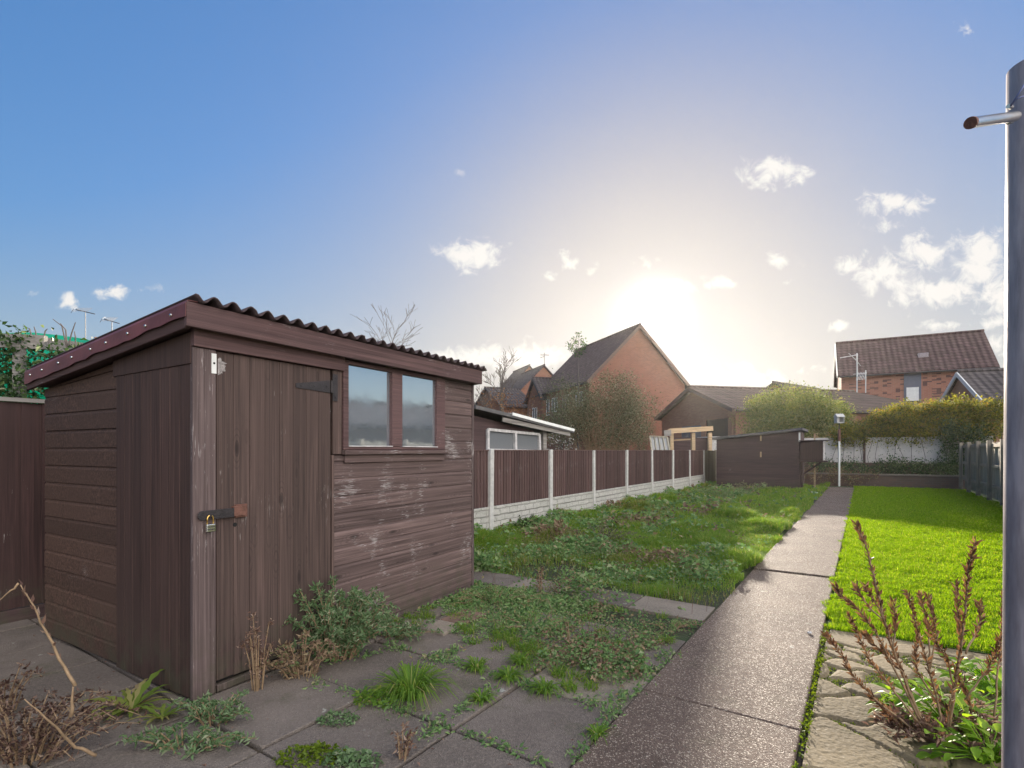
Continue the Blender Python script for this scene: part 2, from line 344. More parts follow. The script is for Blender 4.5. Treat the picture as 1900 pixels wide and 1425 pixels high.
def glassmat(name, rough=.03, base=(.02, .025, .03), metal=0):
    m, nt, b = mk(name); b.inputs['Base Color'].default_value = (*base, 1); b.inputs['Roughness'].default_value = rough
    b.inputs['Specular IOR Level'].default_value = .8; b.inputs['Metallic'].default_value = metal
    v = coords(nt); bump(nt, b, noise(nt, v, 3, 3), .03, .02)
    nt.links.new(mr(nt, noise(nt, v, 8, 5), .4, .8, rough, rough+.12), b.inputs['Roughness']); return m
M['glass'] = glassmat('dusty_window_glass', .03, (.60, .68, .75), .85); M['glass_far'] = glassmat('far_window_glass', .05, (.16, .17, .18))
M['fence_brown'] = wood('feather_edge_board', (.115, .068, .062), (.048, .028, .027), 'z', .30, (.30, .27, .26), patch=(.085, .05, .046), grain=40)
M['fence_red'] = wood('stained_fence_board', (.060, .031, .029), (.028, .015, .015), 'z', .08, patch=(.045, .024, .022), grain=40)
M['fence_green'] = wood('weathered_fence_board', (.22, .19, .13), (.11, .09, .06), 'z', .1, patch=(.16, .15, .10), grain=40)
M['fence_grey'] = wood('grey_fence_board', (.36, .33, .27), (.20, .18, .15), 'z', .1, patch=(.29, .27, .21), grain=40)
M['fence_post'] = wood('sunned_fence_timber', (.46, .38, .29), (.26, .21, .16), 'z', .1, patch=(.28, .23, .18), grain=40)
M['timber'] = wood('new_timber', (.50, .36, .21), (.33, .22, .12), 'x', 0, patch=(.44, .32, .2), grain=30)
M['greywood'] = wood('silvery_timber', (.30, .28, .26), (.15, .13, .12), 'x', .1, patch=(.24, .22, .20), grain=40)
M['farshed'] = wood('far_shed_board', (.085, .052, .050), (.042, .026, .026), 'x', .06, patch=(.065, .04, .04), grain=30)
M['felt'] = plain('roofing_felt', (.10, .095, .095), .9, 0, .3, 12, .4)
M['conc_post'] = plain('concrete_post', (.47, .46, .44), .9, 0, .22, 14, .4)
# rock faced concrete gravel board
m, nt, b = mk('rock_faced_concrete'); v, s = wallvec(nt, 1, 1)
t = nt.nodes.new('ShaderNodeTexBrick'); nt.links.new(v, t.inputs['Vector']); t.inputs['Scale'].default_value = 1; t.inputs['Brick Width'].default_value = .26; t.inputs['Row Height'].default_value = .1
t.inputs['Mortar Size'].default_value = .01; t.inputs['Mortar Smooth'].default_value = .4; t.inputs['Color1'].default_value = (.52, .50, .47, 1); t.inputs['Color2'].default_value = (.42, .41, .38, 1); t.inputs['Mortar'].default_value = (.33, .32, .29, 1)
n = noise(nt, v, 14, 8, .7)
wv = nt.nodes.new('ShaderNodeVectorMath'); wv.operation = 'MULTIPLY_ADD'; wn_ = nt.nodes.new('ShaderNodeTexNoise'); wn_.inputs['Scale'].default_value = 9; nt.links.new(v, wn_.inputs['Vector']); nt.links.new(wn_.outputs['Color'], wv.inputs[0]); wv.inputs[1].default_value = (.12, .05, 0); nt.links.new(v, wv.inputs[2]); nt.links.new(wv.outputs[0], t.inputs['Vector']); nt.links.new(mixc(nt, mr(nt, n, .4, .7, 0, .6), t.outputs['Color'], (.33, .33, .29)), b.inputs['Base Color']); b.inputs['Roughness'].default_value = .9
bump(nt, b, mth(nt, 'ADD', mth(nt, 'MULTIPLY', t.outputs['Fac'], -1), n), .9, .03); M['rock'] = m

def concrete(name, c, agg=.5, glossy=.45, moss=0, cell=90, bs=.75):
    m, nt, b = mk(name); v = coords(nt); geo = nt.nodes.new('ShaderNodeNewGeometry'); pos = geo.outputs['Position']
    a = noise(nt, pos, 1.4, 6); f = noise(nt, pos, 60, 6, .7)
    col = ramp(nt, [(.3, tuple(x*.62 for x in c)), (.7, tuple(x*1.2 for x in c))], a)
    col = mixc(nt, mr(nt, f, .4, .68, 0, .55), col, tuple(x*1.55 for x in c))
    vo = nt.nodes.new('ShaderNodeTexVoronoi'); vo.inputs['Scale'].default_value = cell; nt.links.new(pos, vo.inputs['Vector'])
    sp = nt.nodes.new('ShaderNodeSeparateColor'); nt.links.new(vo.outputs['Color'], sp.inputs[0])
    col = mixc(nt, mth(nt, 'MULTIPLY', mr(nt, sp.outputs[0], .86, .90), agg), col, (.50, .43, .35))
    col = mixc(nt, mth(nt, 'MULTIPLY', mr(nt, sp.outputs[1], .84, .88), agg), col, tuple(x*.35 for x in c))
    st = noise(nt, pos, 3.2, 7, .7, 1.0); col = mixc(nt, mr(nt, st, .55, .75, 0, .55), col, tuple(x*.55 for x in c))
    li = noise(nt, pos, 11, 3, .6); col = mixc(nt, mr(nt, li, .70, .74, 0, .5), col, (.50, .52, .47))
    if moss:
        mo = noise(nt, pos, 2.3, 7, .7); col = mixc(nt, mr(nt, mo, .56, .72, 0, moss), col, (.05, .06, .018))
    nt.links.new(col, b.inputs['Base Color']); spk = mr(nt, sp.outputs[0], .80, .84); ro = nt.nodes.new('ShaderNodeMix'); nt.links.new(mth(nt, 'MULTIPLY', spk, agg), ro.inputs[0]); nt.links.new(mr(nt, f, .3, .7, glossy-.12, glossy+.2), ro.inputs[2]); ro.inputs[3].default_value = .32; nt.links.new(ro.outputs[0], b.inputs['Roughness'])
    b.inputs['Specular IOR Level'].default_value = .16
    h = mth(nt, 'ADD', mth(nt, 'MULTIPLY', vo.outputs['Distance'], 1.2), mth(nt, 'ADD', mth(nt, 'MULTIPLY', f, 1.0), mth(nt, 'MULTIPLY', a, 2.5)))
    bump(nt, b, h, bs, .006); return m
M['path'] = concrete('exposed_aggregate_concrete', (.128, .094, .077), .6, .70, .3, 185)
M['slab'] = concrete('old_paving_slab', (.152, .128, .112), .10, .78, .55, 150)
M['slab_light'] = concrete('paler_paving_slab', (.235, .20, .165), .10, .78, .35, 150)
M['stone'] = concrete('crazy_paving_stone', (.185, .148, .092), .05, .75, .65, 60, .3)
M['soil'] = plain('dark_soil', (.055, .042, .03), .95, 0, .5, 20, .9)
m, nt, b = mk('weedy_ground'); v = nt.nodes.new('ShaderNodeNewGeometry').outputs['Position']
nt.links.new(ramp(nt, [(.3, (.045, .036, .024)), (.5, (.040, .052, .02)), (.7, (.035, .065, .018))], noise(nt, v, 2.5, 8, .65)), b.inputs['Base Color']); b.inputs['Roughness'].default_value = .95
bump(nt, b, noise(nt, v, 30, 6), .8, .03); M['weedy'] = m
m, nt, b = mk('turf'); v = nt.nodes.new('ShaderNodeNewGeometry').outputs['Position']
nt.links.new(ramp(nt, [(.3, (.045, .075, .015)), (.7, (.075, .12, .02))], noise(nt, v, 6, 8, .65)), b.inputs['Base Color']); b.inputs['Roughness'].default_value = .95
bump(nt, b, noise(nt, v, 60, 6), .8, .02); M['turf'] = m
M['land'] = plain('open_ground', (.075, .085, .04), .95, 0, .3, .05)
M['brick_red'] = brick('red_brick', (.25, .105, .062), (.19, .078, .048), (.22, .17, .14))
M['brick_fleck'] = brick('flecked_red_brick', (.37, .15, .10), (.31, .12, .08), (.30, .22, .18), dark=(.07, .04, .04))
M['brick_buff'] = brick('orange_brick', (.37, .185, .115), (.29, .135, .085), (.30, .2, .15))
M['brick_old'] = brick('old_garden_brick', (.17, .10, .075), (.12, .085, .07), (.14, .12, .10))
M['tile_brown'] = tiles('brown_roof_tile', (.115, .085, .075)); M['tile_dark'] = tiles('dark_roof_tile', (.085, .072, .072)); M['tile_red'] = tiles('plum_roof_tile', (.092, .056, .054))
M['upvc'] = plain('window_frame_white', (.7, .7, .7), .4, 0, .05); M['darkframe'] = plain('dark_window_panel', (.10, .11, .15), .5, 0, .1)
M['bark'] = plain('bark', (.13, .105, .08), .9, 0, .35, 20, .4); M['twig'] = plain('twig', (.115, .095, .085), .85, 0, .3, 30)
M['drystem'] = plain('dry_stem', (.26, .175, .10), .8, 0, .4, 30, .2)
M['render_white'] = plain('stained_white_render', (.62, .57, .53), .9, 0, .22, 2.2, .2)
M['galv'] = None
m, nt, b = mk('galvanised_tube'); v = coords(nt, (1, 1, .15)); f = noise(nt, v, 60, 7, .65)
nt.links.new(ramp(nt, [(.35, (.25, .21, .22)), (.65, (.44, .38, .39))], f), b.inputs['Base Color']); b.inputs['Metallic'].default_value = .12
nt.links.new(mr(nt, f, .3, .7, .30, .5), b.inputs['Roughness']); bump(nt, b, noise(nt, v, 300, 4), .08, .002); M['galv'] = m
M['aluminium'] = plain('pale_aluminium', (.6, .6, .6), .45, .7, .1)
M['wire'] = plain('blue_grey_wire', (.10, .12, .24), .5, .2, .2)
G = {}
G['lawn'] = leafmat('lawn_grass_blade', [(0, (.085, .165, .010)), (.45, (.13, .235, .012)), (.9, (.19, .30, .02)), (1, (.34, .33, .14))], .62, (2.5, 2.25, .5), .8, .08)
G['tuft'] = leafmat('tuft_grass_blade', [(0, (.095, .185, .038)), (.55, (.15, .265, .05)), (.85, (.20, .30, .055)), (1, (.40, .34, .18))], .55, (1.9, 1.75, .6), .75, .12)
G['dull'] = leafmat('dull_grass_blade', [(0, (.11, .175, .035)), (.5, (.17, .235, .045)), (.8, (.25, .25, .08)), (1, (.38, .30, .18))], .5, (1.6, 1.5, .7), .75, .12)  # duller, strawier grass than the tufts
G['weed'] = leafmat('weed_leaf', [(0, (.10, .18, .075)), (.45, (.16, .27, .10)), (.75, (.22, .32, .12)), (.9,(.30,.33,.2)), (1, (.32, .22, .12))], .4, (1.3, 1.4, .9), .6, .2)
G['weed_dead'] = leafmat('withered_weed_leaf', [(0, (.13, .08, .065)), (.4, (.22, .15, .10)), (.75, (.31, .23, .15)), (1, (.12, .19, .07))], .3, (1.3, 1.2, .8), .6, .2)
G['mound'] = leafmat('mugwort_leaf', [(0, (.09, .155, .07)), (.6, (.14, .22, .10)), (.88, (.22, .29, .17)), (1, (.32, .31, .21))], .35, (1.3, 1.4, .8), .6, .2)
G['hedge'] = leafmat('hedge_leaf', [(0, (.06, .075, .022)), (.5, (.13, .155, .035)), (.85, (.28, .28, .05)), (1, (.30, .18, .08))], .5, (2.0, 1.7, .5))
G['bush'] = leafmat('bush_leaf', [(0, (.08, .11, .05)), (.5, (.15, .19, .075)), (.85, (.24, .27, .11)), (1, (.34, .30, .17))], .45, (1.7, 1.6, .6))
G['ivy'] = leafmat('ivy_leaf', [(0, (.022, .045, .018)), (.6, (.045, .085, .03)), (.9, (.10, .15, .05)), (1, (.30, .32, .2))], .3, (1.3, 1.5, .6), .35)
G['olive'] = leafmat('greyish_shrub_leaf', [(0, (.075, .085, .05)), (.5, (.12, .13, .075)), (.85, (.18, .185, .11)), (1, (.28, .26, .2))], .35, (1.3, 1.3, .8))
G['rust'] = leafmat('rusty_autumn_leaf', [(0, (.10, .045, .025)), (.5, (.20, .09, .04)), (1, (.33, .19, .10))], .4, (1.6, 1.3, .7))
G['dry'] = leafmat('dead_brown_leaf', [(0, (.10, .055, .042)), (.5, (.18, .105, .078)), (.85, (.28, .18, .13)), (1, (.42, .33, .26))], .3, (1.2, 1.1, .9))
G['dead'] = leafmat('dark_dead_leaf', [(0, (.05, .028, .024)), (.5, (.11, .062, .048)), (.85, (.19, .12, .09)), (1, (.34, .26, .2))], .3, (1.2, 1.1, .9))
G['pod'] = leafmat('dry_seed_pod', [(0, (.09, .05, .035)), (.6, (.16, .085, .05)), (1, (.28, .17, .09))], .3, (1.4, 1.2, .8))
G['bright'] = leafmat('fresh_broad_leaf', [(0, (.12, .25, .02)), (.6, (.2, .35, .03)), (1, (.32, .45, .07))], .55, (1.7, 1.6, .5), .45, .3)
G['moss'] = leafmat('moss', [(0, (.07, .12, .008)), (1, (.16, .22, .012))], .4, (1.6, 1.5, .6))
m, nt, b = mk('green_shade_netting'); b.inputs['Base Color'].default_value = (.02, .27, .20, 1); t = nt.nodes.new('ShaderNodeBsdfTranslucent'); t.inputs[0].default_value = (.05, .50, .38, 1)
mx = nt.nodes.new('ShaderNodeMixShader'); mx.inputs[0].default_value = .6; nt.links.new(b.outputs[0], mx.inputs[1]); nt.links.new(t.outputs[0], mx.inputs[2]); nt.links.new(mx.outputs[0], nt.nodes['Material Output'].inputs[0]); M['net'] = m

# ------------------------------------------------------------------ ground
def sheet(name, pts, mat, z, kind='structure'):
    mb = MB(); mb.add([(p[0], p[1], z) for p in pts], [tuple(range(len(pts)))]); o = mb.build(name, mat); tag(o, kind=kind); return o
sheet('ground', [(-900, -200), (900, -200), (900, 1600), (-900, 1600)], M['land'], -.03)
sheet('garden_soil', [pq(-2, -5.6), pq(-2, 3.4), pq(25, 3.4), pq(25, -5.6)], M['weedy'], -.012)
sheet('lawn_turf', [pq(4.56, -.22), pq(4.56, 2.84), pq(23.2, 2.84), pq(23.2, -.22)], M['turf'], .006)
# concrete path in long cast bays with open joints
mb = MB()
def slab_pq(mb, p0, p1, q0, q1, z, th=.05, tilt=0):
    a = rnd.uniform(-tilt, tilt); c = rnd.uniform(-tilt, tilt)
    vs = []
    for zz, k in ((z-th, 0), (z, 1)):
        for (p, q) in ((p0, q0), (p0, q1), (p1, q1), (p1, q0)):
            v = pq(p, q, zz+(a*(p-(p0+p1)/2)+c*(q-(q0+q1)/2))); vs.append(v)
    mb.add(vs, [(0, 1, 2, 3), (7, 6, 5, 4), (0, 4, 5, 1), (1, 5, 6, 2), (2, 6, 7, 3), (3, 7, 4, 0)])
edges = [-2.0, 2.78, 6.28, 9.8, 13.4, 17.0, 20.9]
for i in range(6): slab_pq(mb, edges[i]+(.024 if i == 2 else .003), edges[i+1]-(.022 if i == 1 else .003), -1.0, -.24, .026+(.010 if i == 2 else 0), .06)
slab_pq(mb, 20.92, 21.9, -1.95, -.24, .03)
o = mb.build('concrete_path', M['path'], bevel=.008); tag(o, kind='structure')
# paving slabs
mb = MB(); ml = MB()
S0 = .597
for i in range(-4, 4):
    for j in range(0, 8):
        p0 = 1.30+S0*(i-0); q1 = -1.01-S0*j+(.0 if i % 2 else .0)
        if p0 > 2.5+.3 and j > 5: continue
        tgt = ml if (i, j) in ((2, 0), (-2, 3)) else mb
        slab_pq(tgt, p0+.006+rnd.uniform(0, .006), p0+S0-.006, q1-S0+.006+rnd.uniform(0, .006), q1-.006, .014+rnd.uniform(-.005, .005), .05, .012)
for j in range(7):
    slab_pq(ml if j in (0, 2, 5) else mb, 4.2, 4.62, -1.03-.62*(j+1)+.01, -1.03-.62*j, .012+rnd.uniform(-.004, .004), .05, .01)
for k, (a, c) in enumerate(((3.62, -2.5), (5.9, -1.6), (9.5, -1.9))): slab_pq(mb, a, a+.5, c-.5, c, .004, .05, .02)
o = mb.build('patio_paving', M['slab'], bevel=.006); tag(o, kind='structure')
o = ml.build('patio_paving', M['slab_light'], bevel=.006); tag(o, kind='structure')
sheet('patio_base', [pq(-2, -5.5), pq(-2, -1.0), pq(3.1, -1.0), pq(3.1, -5.5)], M['soil'], -.006)
# crazy paving beside the path: separate raised stones
def crazy():
    rg = np.random.default_rng(11)
    n1, n2 = 330, 190
    p = np.linspace(.6, 4.5, n1); q = np.linspace(-.21, 2.1, n2); PP, QQ = np.meshgrid(p, q, indexing='ij')
    sd = np.stack([rg.uniform(.4, 4.7, 150), rg.uniform(-.5, 2.4, 150)], 1); e2_ = rg.uniform(0, 1, (70, 2))*np.array([4.3, 2.9])+np.array([.4, -.5]); sd = np.concatenate([sd, e2_])
    wob = .012*np.sin(PP*23+1.3*np.sin(QQ*17))+.009*np.sin(QQ*31+PP*11)
    D = np.sqrt((PP[..., None]-sd[:, 0]+wob[..., None])**2+(QQ[..., None]*.85-sd[:, 1]*.85-wob[..., None])**2)
    Ds = np.sort(D, -1); e = Ds[..., 1]-Ds[..., 0]; idx = D.argmin(-1)
    hgt = np.clip((e-.010)/.018, 0, 1); hgt = hgt*hgt*(3-2*hgt)
    lv = rg.uniform(-.004, .006, 220)[idx]; tx = rg.uniform(-.03, .03, 220)[idx]; ty = rg.uniform(-.03, .03, 220)[idx]
    z = -.012+hgt*(.022+lv+tx*(PP-sd[idx, 0])+ty*(QQ-sd[idx, 1]))+.0012*rg.normal(size=PP.shape)
    V = np.stack([P.x*PP+Q.x*QQ, P.y*PP+Q.y*QQ, z], -1).reshape(-1, 3)
    a = (np.arange(n1-1)[:, None]*n2+np.arange(n2-1)[None]).ravel()
    o = np_obj('crazy_paving', V, np.stack([a, a+n2, a+n2+1, a+1], 1), None, M['stone'], smooth=True); tag(o, kind='structure')
    # moss cushions in the joints
    js = np.argwhere((e < .016)); rg.shuffle(js); patch = np.sin(PP*3.1+1)*np.sin(QQ*4.3+.5)
    js = np.array([t for t in js if patch[t[0], t[1]] > -.35])[:5200]
    pos = V.reshape(n1, n2, 3)[js[:, 0], js[:, 1]]+rg.normal(size=(len(js), 3))*np.array([.006, .006, .001])
    pos = np.repeat(pos, 4, 0)+rg.normal(size=(len(js)*4, 3))*np.array([.007, .007, .001]); pos[:, 2] = -.004+.006*rg.random(len(pos))
    Vb, q4, t3 = blades(pos, rg.uniform(.006, .014, len(pos)), .005, .6, rg)
    o = np_obj('joint_moss', Vb, q4, t3, G['moss']); tag(o, 'bright yellow-green moss in the joints of the crazy paving', 'moss', kind='stuff')
crazy()
sheet('paving_base', [pq(-2, -.235), pq(-2, 3.3), pq(4.55, 3.3), pq(4.55, -.235)], M['soil'], -.004-.004)
mb = MB(); 
for k in range(5): slab_pq(mb, 4.26, 4.54, -.2+k*.66, .44+k*.66, .010+rnd.uniform(-.003, .003), .05, .01)
o = mb.build('lawn_edging', M['stone'], bevel=.008); tag(o, kind='structure')

# lumps of the weedy ground
def lump(p, q):
    return .06*np.sin(p*1.9+q*.7)*np.sin(q*2.3+1)+.045*np.sin(p*3.7+1.2)*np.sin(q*3.1+p)+.02*np.sin(p*8+q*3)*np.sin(q*7-p)
def in_slabs(p, q):
    row = (p > 4.16) & (p < 4.64) & (((q > -1.6)) | ((q > -3.5) & (q < -2.6) & (p < 4.55)))
    return row
# ------------------------------------------------------------------ lawn grass
def scatter(p0, p1, q0, q1, n, rg, power=1.6):
    """points in path coordinates, denser near the camera"""
    t = rg.random(n); a = p0**(1-power); c = p1**(1-power)
    p = (a+(c-a)*t)**(1/(1-power)); q = rg.uniform(q0, q1, n); return p, q
def xyz(p, q, z): return np.stack([P.x*p+Q.x*q, P.y*p+Q.y*q, z], 1)
rg = np.random.default_rng(3)
p, q = scatter(4.5, 23.2, -.30, 2.84, 330000, rg, 1.8); kk = q > -.245+.03*np.sin(p*7)+.025*np.sin(p*19); kk &= p > 4.55+.03*np.sin(q*13); p, q = p[kk], q[kk]
dist = np.hypot(P.x*p+Q.x*q, P.y*p+Q.y*q)
cl = .5+.25*np.sin(p*5+2*np.sin(q*4))*np.sin(q*6+np.sin(p*3.3))+.25*np.sin(p*17+2*np.sin(q*9))*np.sin(q*15+2*np.sin(p*7.3))
V, q4, t3 = blades(xyz(p, q, np.full(len(p), .004)), rg.uniform(.022, .062, len(p))*(.45+1.0*cl), .0032*np.clip(dist/4.5, 1, 4), rg.uniform(.3, 1.1, len(p)), rg)
o = np_obj('lawn_grass', V, q4, t3, G['lawn']); tag(o, 'bright sunlit mown lawn to the right of the concrete path', 'grass', kind='stuff')
# rough grass and weeds left of the path
def weeds():
    rg = np.random.default_rng(5)
    # grass
    n = 300000; p, q = scatter(4.6, 22.5, -5.05, -.98, n, rg, 1.75)
    cover = .5+.5*np.sin(p*1.25+.8*np.sin(q*1.9)+.4)*np.cos(q*1.7+.35*p)
    edge = (q > -2.6) & (p > 7.0)
    keep = (rg.random(n) < np.where(edge, 1.0, np.clip(cover*1.8-.25, .12, 1))) & ~in_slabs(p, q) & ~((p < 5.6) & (rg.random(n) < .7))
    keep &= (q < -1.0+.06*np.sin(p*4)+.05*np.sin(p*9.1)+np.where((p > 6.4) & (p < 8.0), .10, 0)-np.where(p > 8.9, .03, 0)) 
    p, q, cover = p[keep], q[keep], cover[keep]; d = np.hypot(P.x*p+Q.x*q, P.y*p+Q.y*q)
    tuft = np.clip(np.sin(p*2.9+q*1.3)*np.sin(q*3.7-p*.6)*1.6, 0, 1)
    h = rg.uniform(.035, .085, len(p))*(.8+1.5*tuft)
    g = (cover > .42) | ((q > -2.6) & (p > 7.0))
    for nm, mask, mat, lab in (('rough_grass', g, G['tuft'], 'long unmown green grass between the concrete post fence and the path'), ('rough_grass', ~g, G['dull'], 'duller thin straw-flecked grass between the weeds left of the path')):
        z = np.clip(lump(p[mask], q[mask]), -.005, 1)
        V, q4, t3 = blades(xyz(p[mask], q[mask], z), h[mask], .0042*np.clip(d[mask]/5, 1, 3.5), rg.uniform(.4, 1.3, mask.sum()), rg)
        o = np_obj(nm, V, q4, t3, mat); tag(o, lab, 'grass', kind='stuff')
    # low leafy weeds
    n = 230000; p, q = scatter(2.6, 21, -5.05, -1.0, n, rg, 1.9)
    shedlocal = xyz(p, q, np.zeros(n))
    cov = .5+.5*np.sin(p*2.1+1.7*np.sin(q*1.3))*np.sin(q*2.6+p*.5)
    near = (p < 4.2); 
    # the clearing right beside the path is bare and brown
    bound = -1.06+.06*np.sin(p*3.3)+.05*np.sin(p*11)-.05*rg.random(n)
    front = 2.68+.10*np.sin(q*9+1)+.07*np.sin(q*21)+.28*np.clip((-1.4-q)/.6, 0, 1)+.35*np.clip(-2.3-q, 0, 2)+.22*rg.random(n)**3
    keep = (rg.random(n) < np.where(near, np.clip(.25+.9*cov-.35*(q > -1.75), .08, .9), np.clip(cov*1.7-.45, .06, .95))) & ~in_slabs(p, q) & (q < bound) & (p > front)
    keep &= (rg.random(n) < np.where(p > 9, .4, np.where(p > 4.8, .7, 1))) & (rg.random(n) < np.where((q > -2.6) & (p > 7.2), .12, 1))
    p, q, cov = p[keep], q[keep], cov[keep]; m = len(p); d = np.hypot(P.x*p+Q.x*q, P.y*p+Q.y*q)
    nr = np.where(p < 4.15, .35, 1); z = nr*(np.clip(lump(p, q), 0, 1)+rg.random(m)**1.3*(.06+.09*cov))
    dead = (np.sin(p*2.7+q)+np.sin(q*3.3-p*.7)+rg.normal(size=m)*.5) > 1.0
    brown = (p < 4.2) & (q > -1.9); dead = (dead & ~(p < 4.2)) | (brown & (rg.random(m) < .35))
    for nm, mask, mat, lab in (('low_weeds', ~dead, G['weed'], 'mat of small green leafy weeds spreading over the ground by the brown shed'), ('withered_weeds', dead, G['weed_dead'], 'withered brown weed leaves and litter among the green ones')):
        spz = 1+np.where(p[mask] < 4.15, .45, .75)*np.clip(np.sin(p[mask]*6.1+2*np.sin(q[mask]*5))*np.sin(q[mask]*7.3+p[mask]), -.5, 1)
        V, t3 = leaves(xyz(p[mask], q[mask], z[mask]*(.5+spz*.6)), rg.uniform(.012, .034, mask.sum())*spz*np.clip(d[mask]/4.2, 1.0, 3.4), rg, flat=.5, aspect=.65)
        o = np_obj(nm, V, None, t3, mat); tag(o, lab, 'weeds', kind='stuff')
weeds()
def hummocks():
    rg = np.random.default_rng(55); n = 95; p = rg.uniform(4.8, 19, n); q = rg.uniform(-4.8, -1.25, n)
    q[:34] = rg.uniform(-1.75, -1.12, 34); p[:34] = np.sort(rg.uniform(6.6, 15, 34))
    k = (420/(1+p*.06)).astype(int); idx = np.repeat(np.arange(n), k); m = len(idx); r = rg.uniform(.12, .34, n)[idx]; th = rg.uniform(0, 6.28, m); s = rg.random(m)**.6
    pp = p[idx]+r*s*np.cos(th); qq = q[idx]+r*s*np.sin(th); h = rg.uniform(.06, .14, n)[idx]*(1.1-.6*s)*rg.uniform(.6, 1.2, m)
    ok = ~in_slabs(pp, qq) & (qq < -.97); pp, qq, h = pp[ok], qq[ok], h[ok]
    V, q4, t3 = blades(xyz(pp, qq, np.clip(lump(pp, qq), 0, 1)), h, .0048*np.clip(np.hypot(pp, qq)/6, 1, 3), rg.uniform(.5, 1.4, len(pp)), rg)
    o = np_obj('grass_hummocks', V, q4, t3, G['tuft']); tag(o, 'fresh green hummocks of longer grass dotted through the weeds', 'grass', kind='stuff')
    n = 70; q = rg.uniform(-3.0, -1.1, n); p = 2.72+.28*np.clip((-1.4-q)/.6, 0, 1)+rg.normal(size=n)*.10; p[45:] = rg.uniform(2.9, 4.1, n-45)
    idx = np.repeat(np.arange(n), 40); m = len(idx); th = rg.uniform(0, 6.28, m); s = rg.random(m)**.6*.045
    V, q4, t3 = blades(xyz(p[idx]+s*np.cos(th), q[idx]+s*np.sin(th), np.full(m, .008)), rg.uniform(.03, .075, m), .005, rg.uniform(.6, 1.8, m), rg)
    o = np_obj('grass_sprigs', V, q4, t3, G['tuft']); tag(o, 'small sprigs of fresh grass along the front of the near weed bed', 'grass', kind='stuff')
    # dead wiry stems
    n = 900; p = rg.uniform(3.0, 12, n); q = rg.uniform(-4.9, -1.05, n); V, q4, t3 = blades(xyz(p, q, np.zeros(n)), rg.uniform(.08, .26, n), .003, rg.uniform(.3, 1.6, n), rg)
    o = np_obj('dead_stems', V, q4, t3, G['dry']); tag(o, 'thin dead straw-coloured stems standing among the weeds', 'stems', kind='stuff')
hummocks()

# ------------------------------------------------------------------ the brown shed
f_ang = math.atan2(.864, .503)
SH = empty('garden_shed', 'weathered dark brown timber shed with corrugated roof, padlocked door and two-pane window', 'shed', (-1.672, 2.768, 0), f_ang)
LX, LY = 2.56, 1.88; ZF, ZB = 1.98, 1.80      # front length, depth, wall height front/back
def shiplap(mb, u0, u1, z0, z1, axis, off, sgn, ztop=None, bh=.119, start=None):
    """horizontal shiplap boards as separate profiles; axis 'x': runs in x on plane y=off facing sgn*y"""
    z = z0
    while z < z1-.004:
        h = min(bh, z1-z)
        prof = [(0, z+.001), (-.013, z+.001), (-.013, z+h*.80), (-.006, z+h*.93), (-.004, z+h-.001), (0, z+h-.001)]
        jit = rnd.uniform(-.0015, .0015)
        def ring(u):
            out = []
            for dy, zz in prof:
                zl = zz
                if ztop is not None: zl = min(zz, ztop(u))
                o_ = off+sgn*(-dy+jit)
                out.append((u, o_, zl) if axis == 'x' else (o_, u, zl))
            return out
        A = ring(u0); Bn = ring(u1); n = len(A)
        if ztop is not None and z > max(ztop(u0), ztop(u1)): break
        mb.add(A+Bn, [(i, (i+1) % n, n+(i+1) % n, n+i) for i in range(n)]+[tuple(range(n-1, -1, -1)), tuple(range(n, 2*n))])
        z += h
roofz = lambda y: 1.965-(y+.09)*(.2/2.02)          # underside of roof sheet at depth y
# carcass behind the cladding (keeps the inside dark)
mb = MB(); mb.box(.015, LX-.015, LY-.03, LY-.012, .03, roofz(LY)-.01)
mb.box(LX-.03, LX-.015, .02, LY-.03, .03, 1.74); mb.box(.015, LX-.015, .02, LY-.03, .035, .05)
mb.build('back_wall', M['boards_side'], SH)
# side wall with horizontal boards (deeper half)
mb = MB(); shiplap(mb, .80, LY, .04, 1.96, 'y', 0, -1, ztop=lambda y: roofz(y)-.01); mb.box(.0, .012, .0, LY, .04, 1.74)
mb.build('side_wall', M['boards_side'], SH)
# near half of the side is covered with plain vertical boards
mb = MB(); x = .0; wv = .1
for k in range(8):
    y0 = k*.1+.001; mb.box(-.028, -.001, y0, y0+.0982, .03, 1.775+(.8-k*.1)*.01)
mb.build('vertical_boarding', M['panel'], SH, bevel=.0025)
mb = MB(); mb.add([(-.034, -.016, 1.785), (-.034, .83, 1.775), (-.034, .83, roofz(.83)-.005), (-.034, -.016, roofz(-.016)-.005), (-.005, -.016, 1.785), (-.005, .83, 1.775), (-.005, .83, roofz(.83)-.005), (-.005, -.016, roofz(-.016)-.005)],
    [(0, 1, 2, 3), (7, 6, 5, 4), (0, 4, 5, 1), (1, 5, 6, 2), (2, 6, 7, 3), (3, 7, 4, 0)]); mb.build('cover_board', M['panel'], SH, bevel=.003)
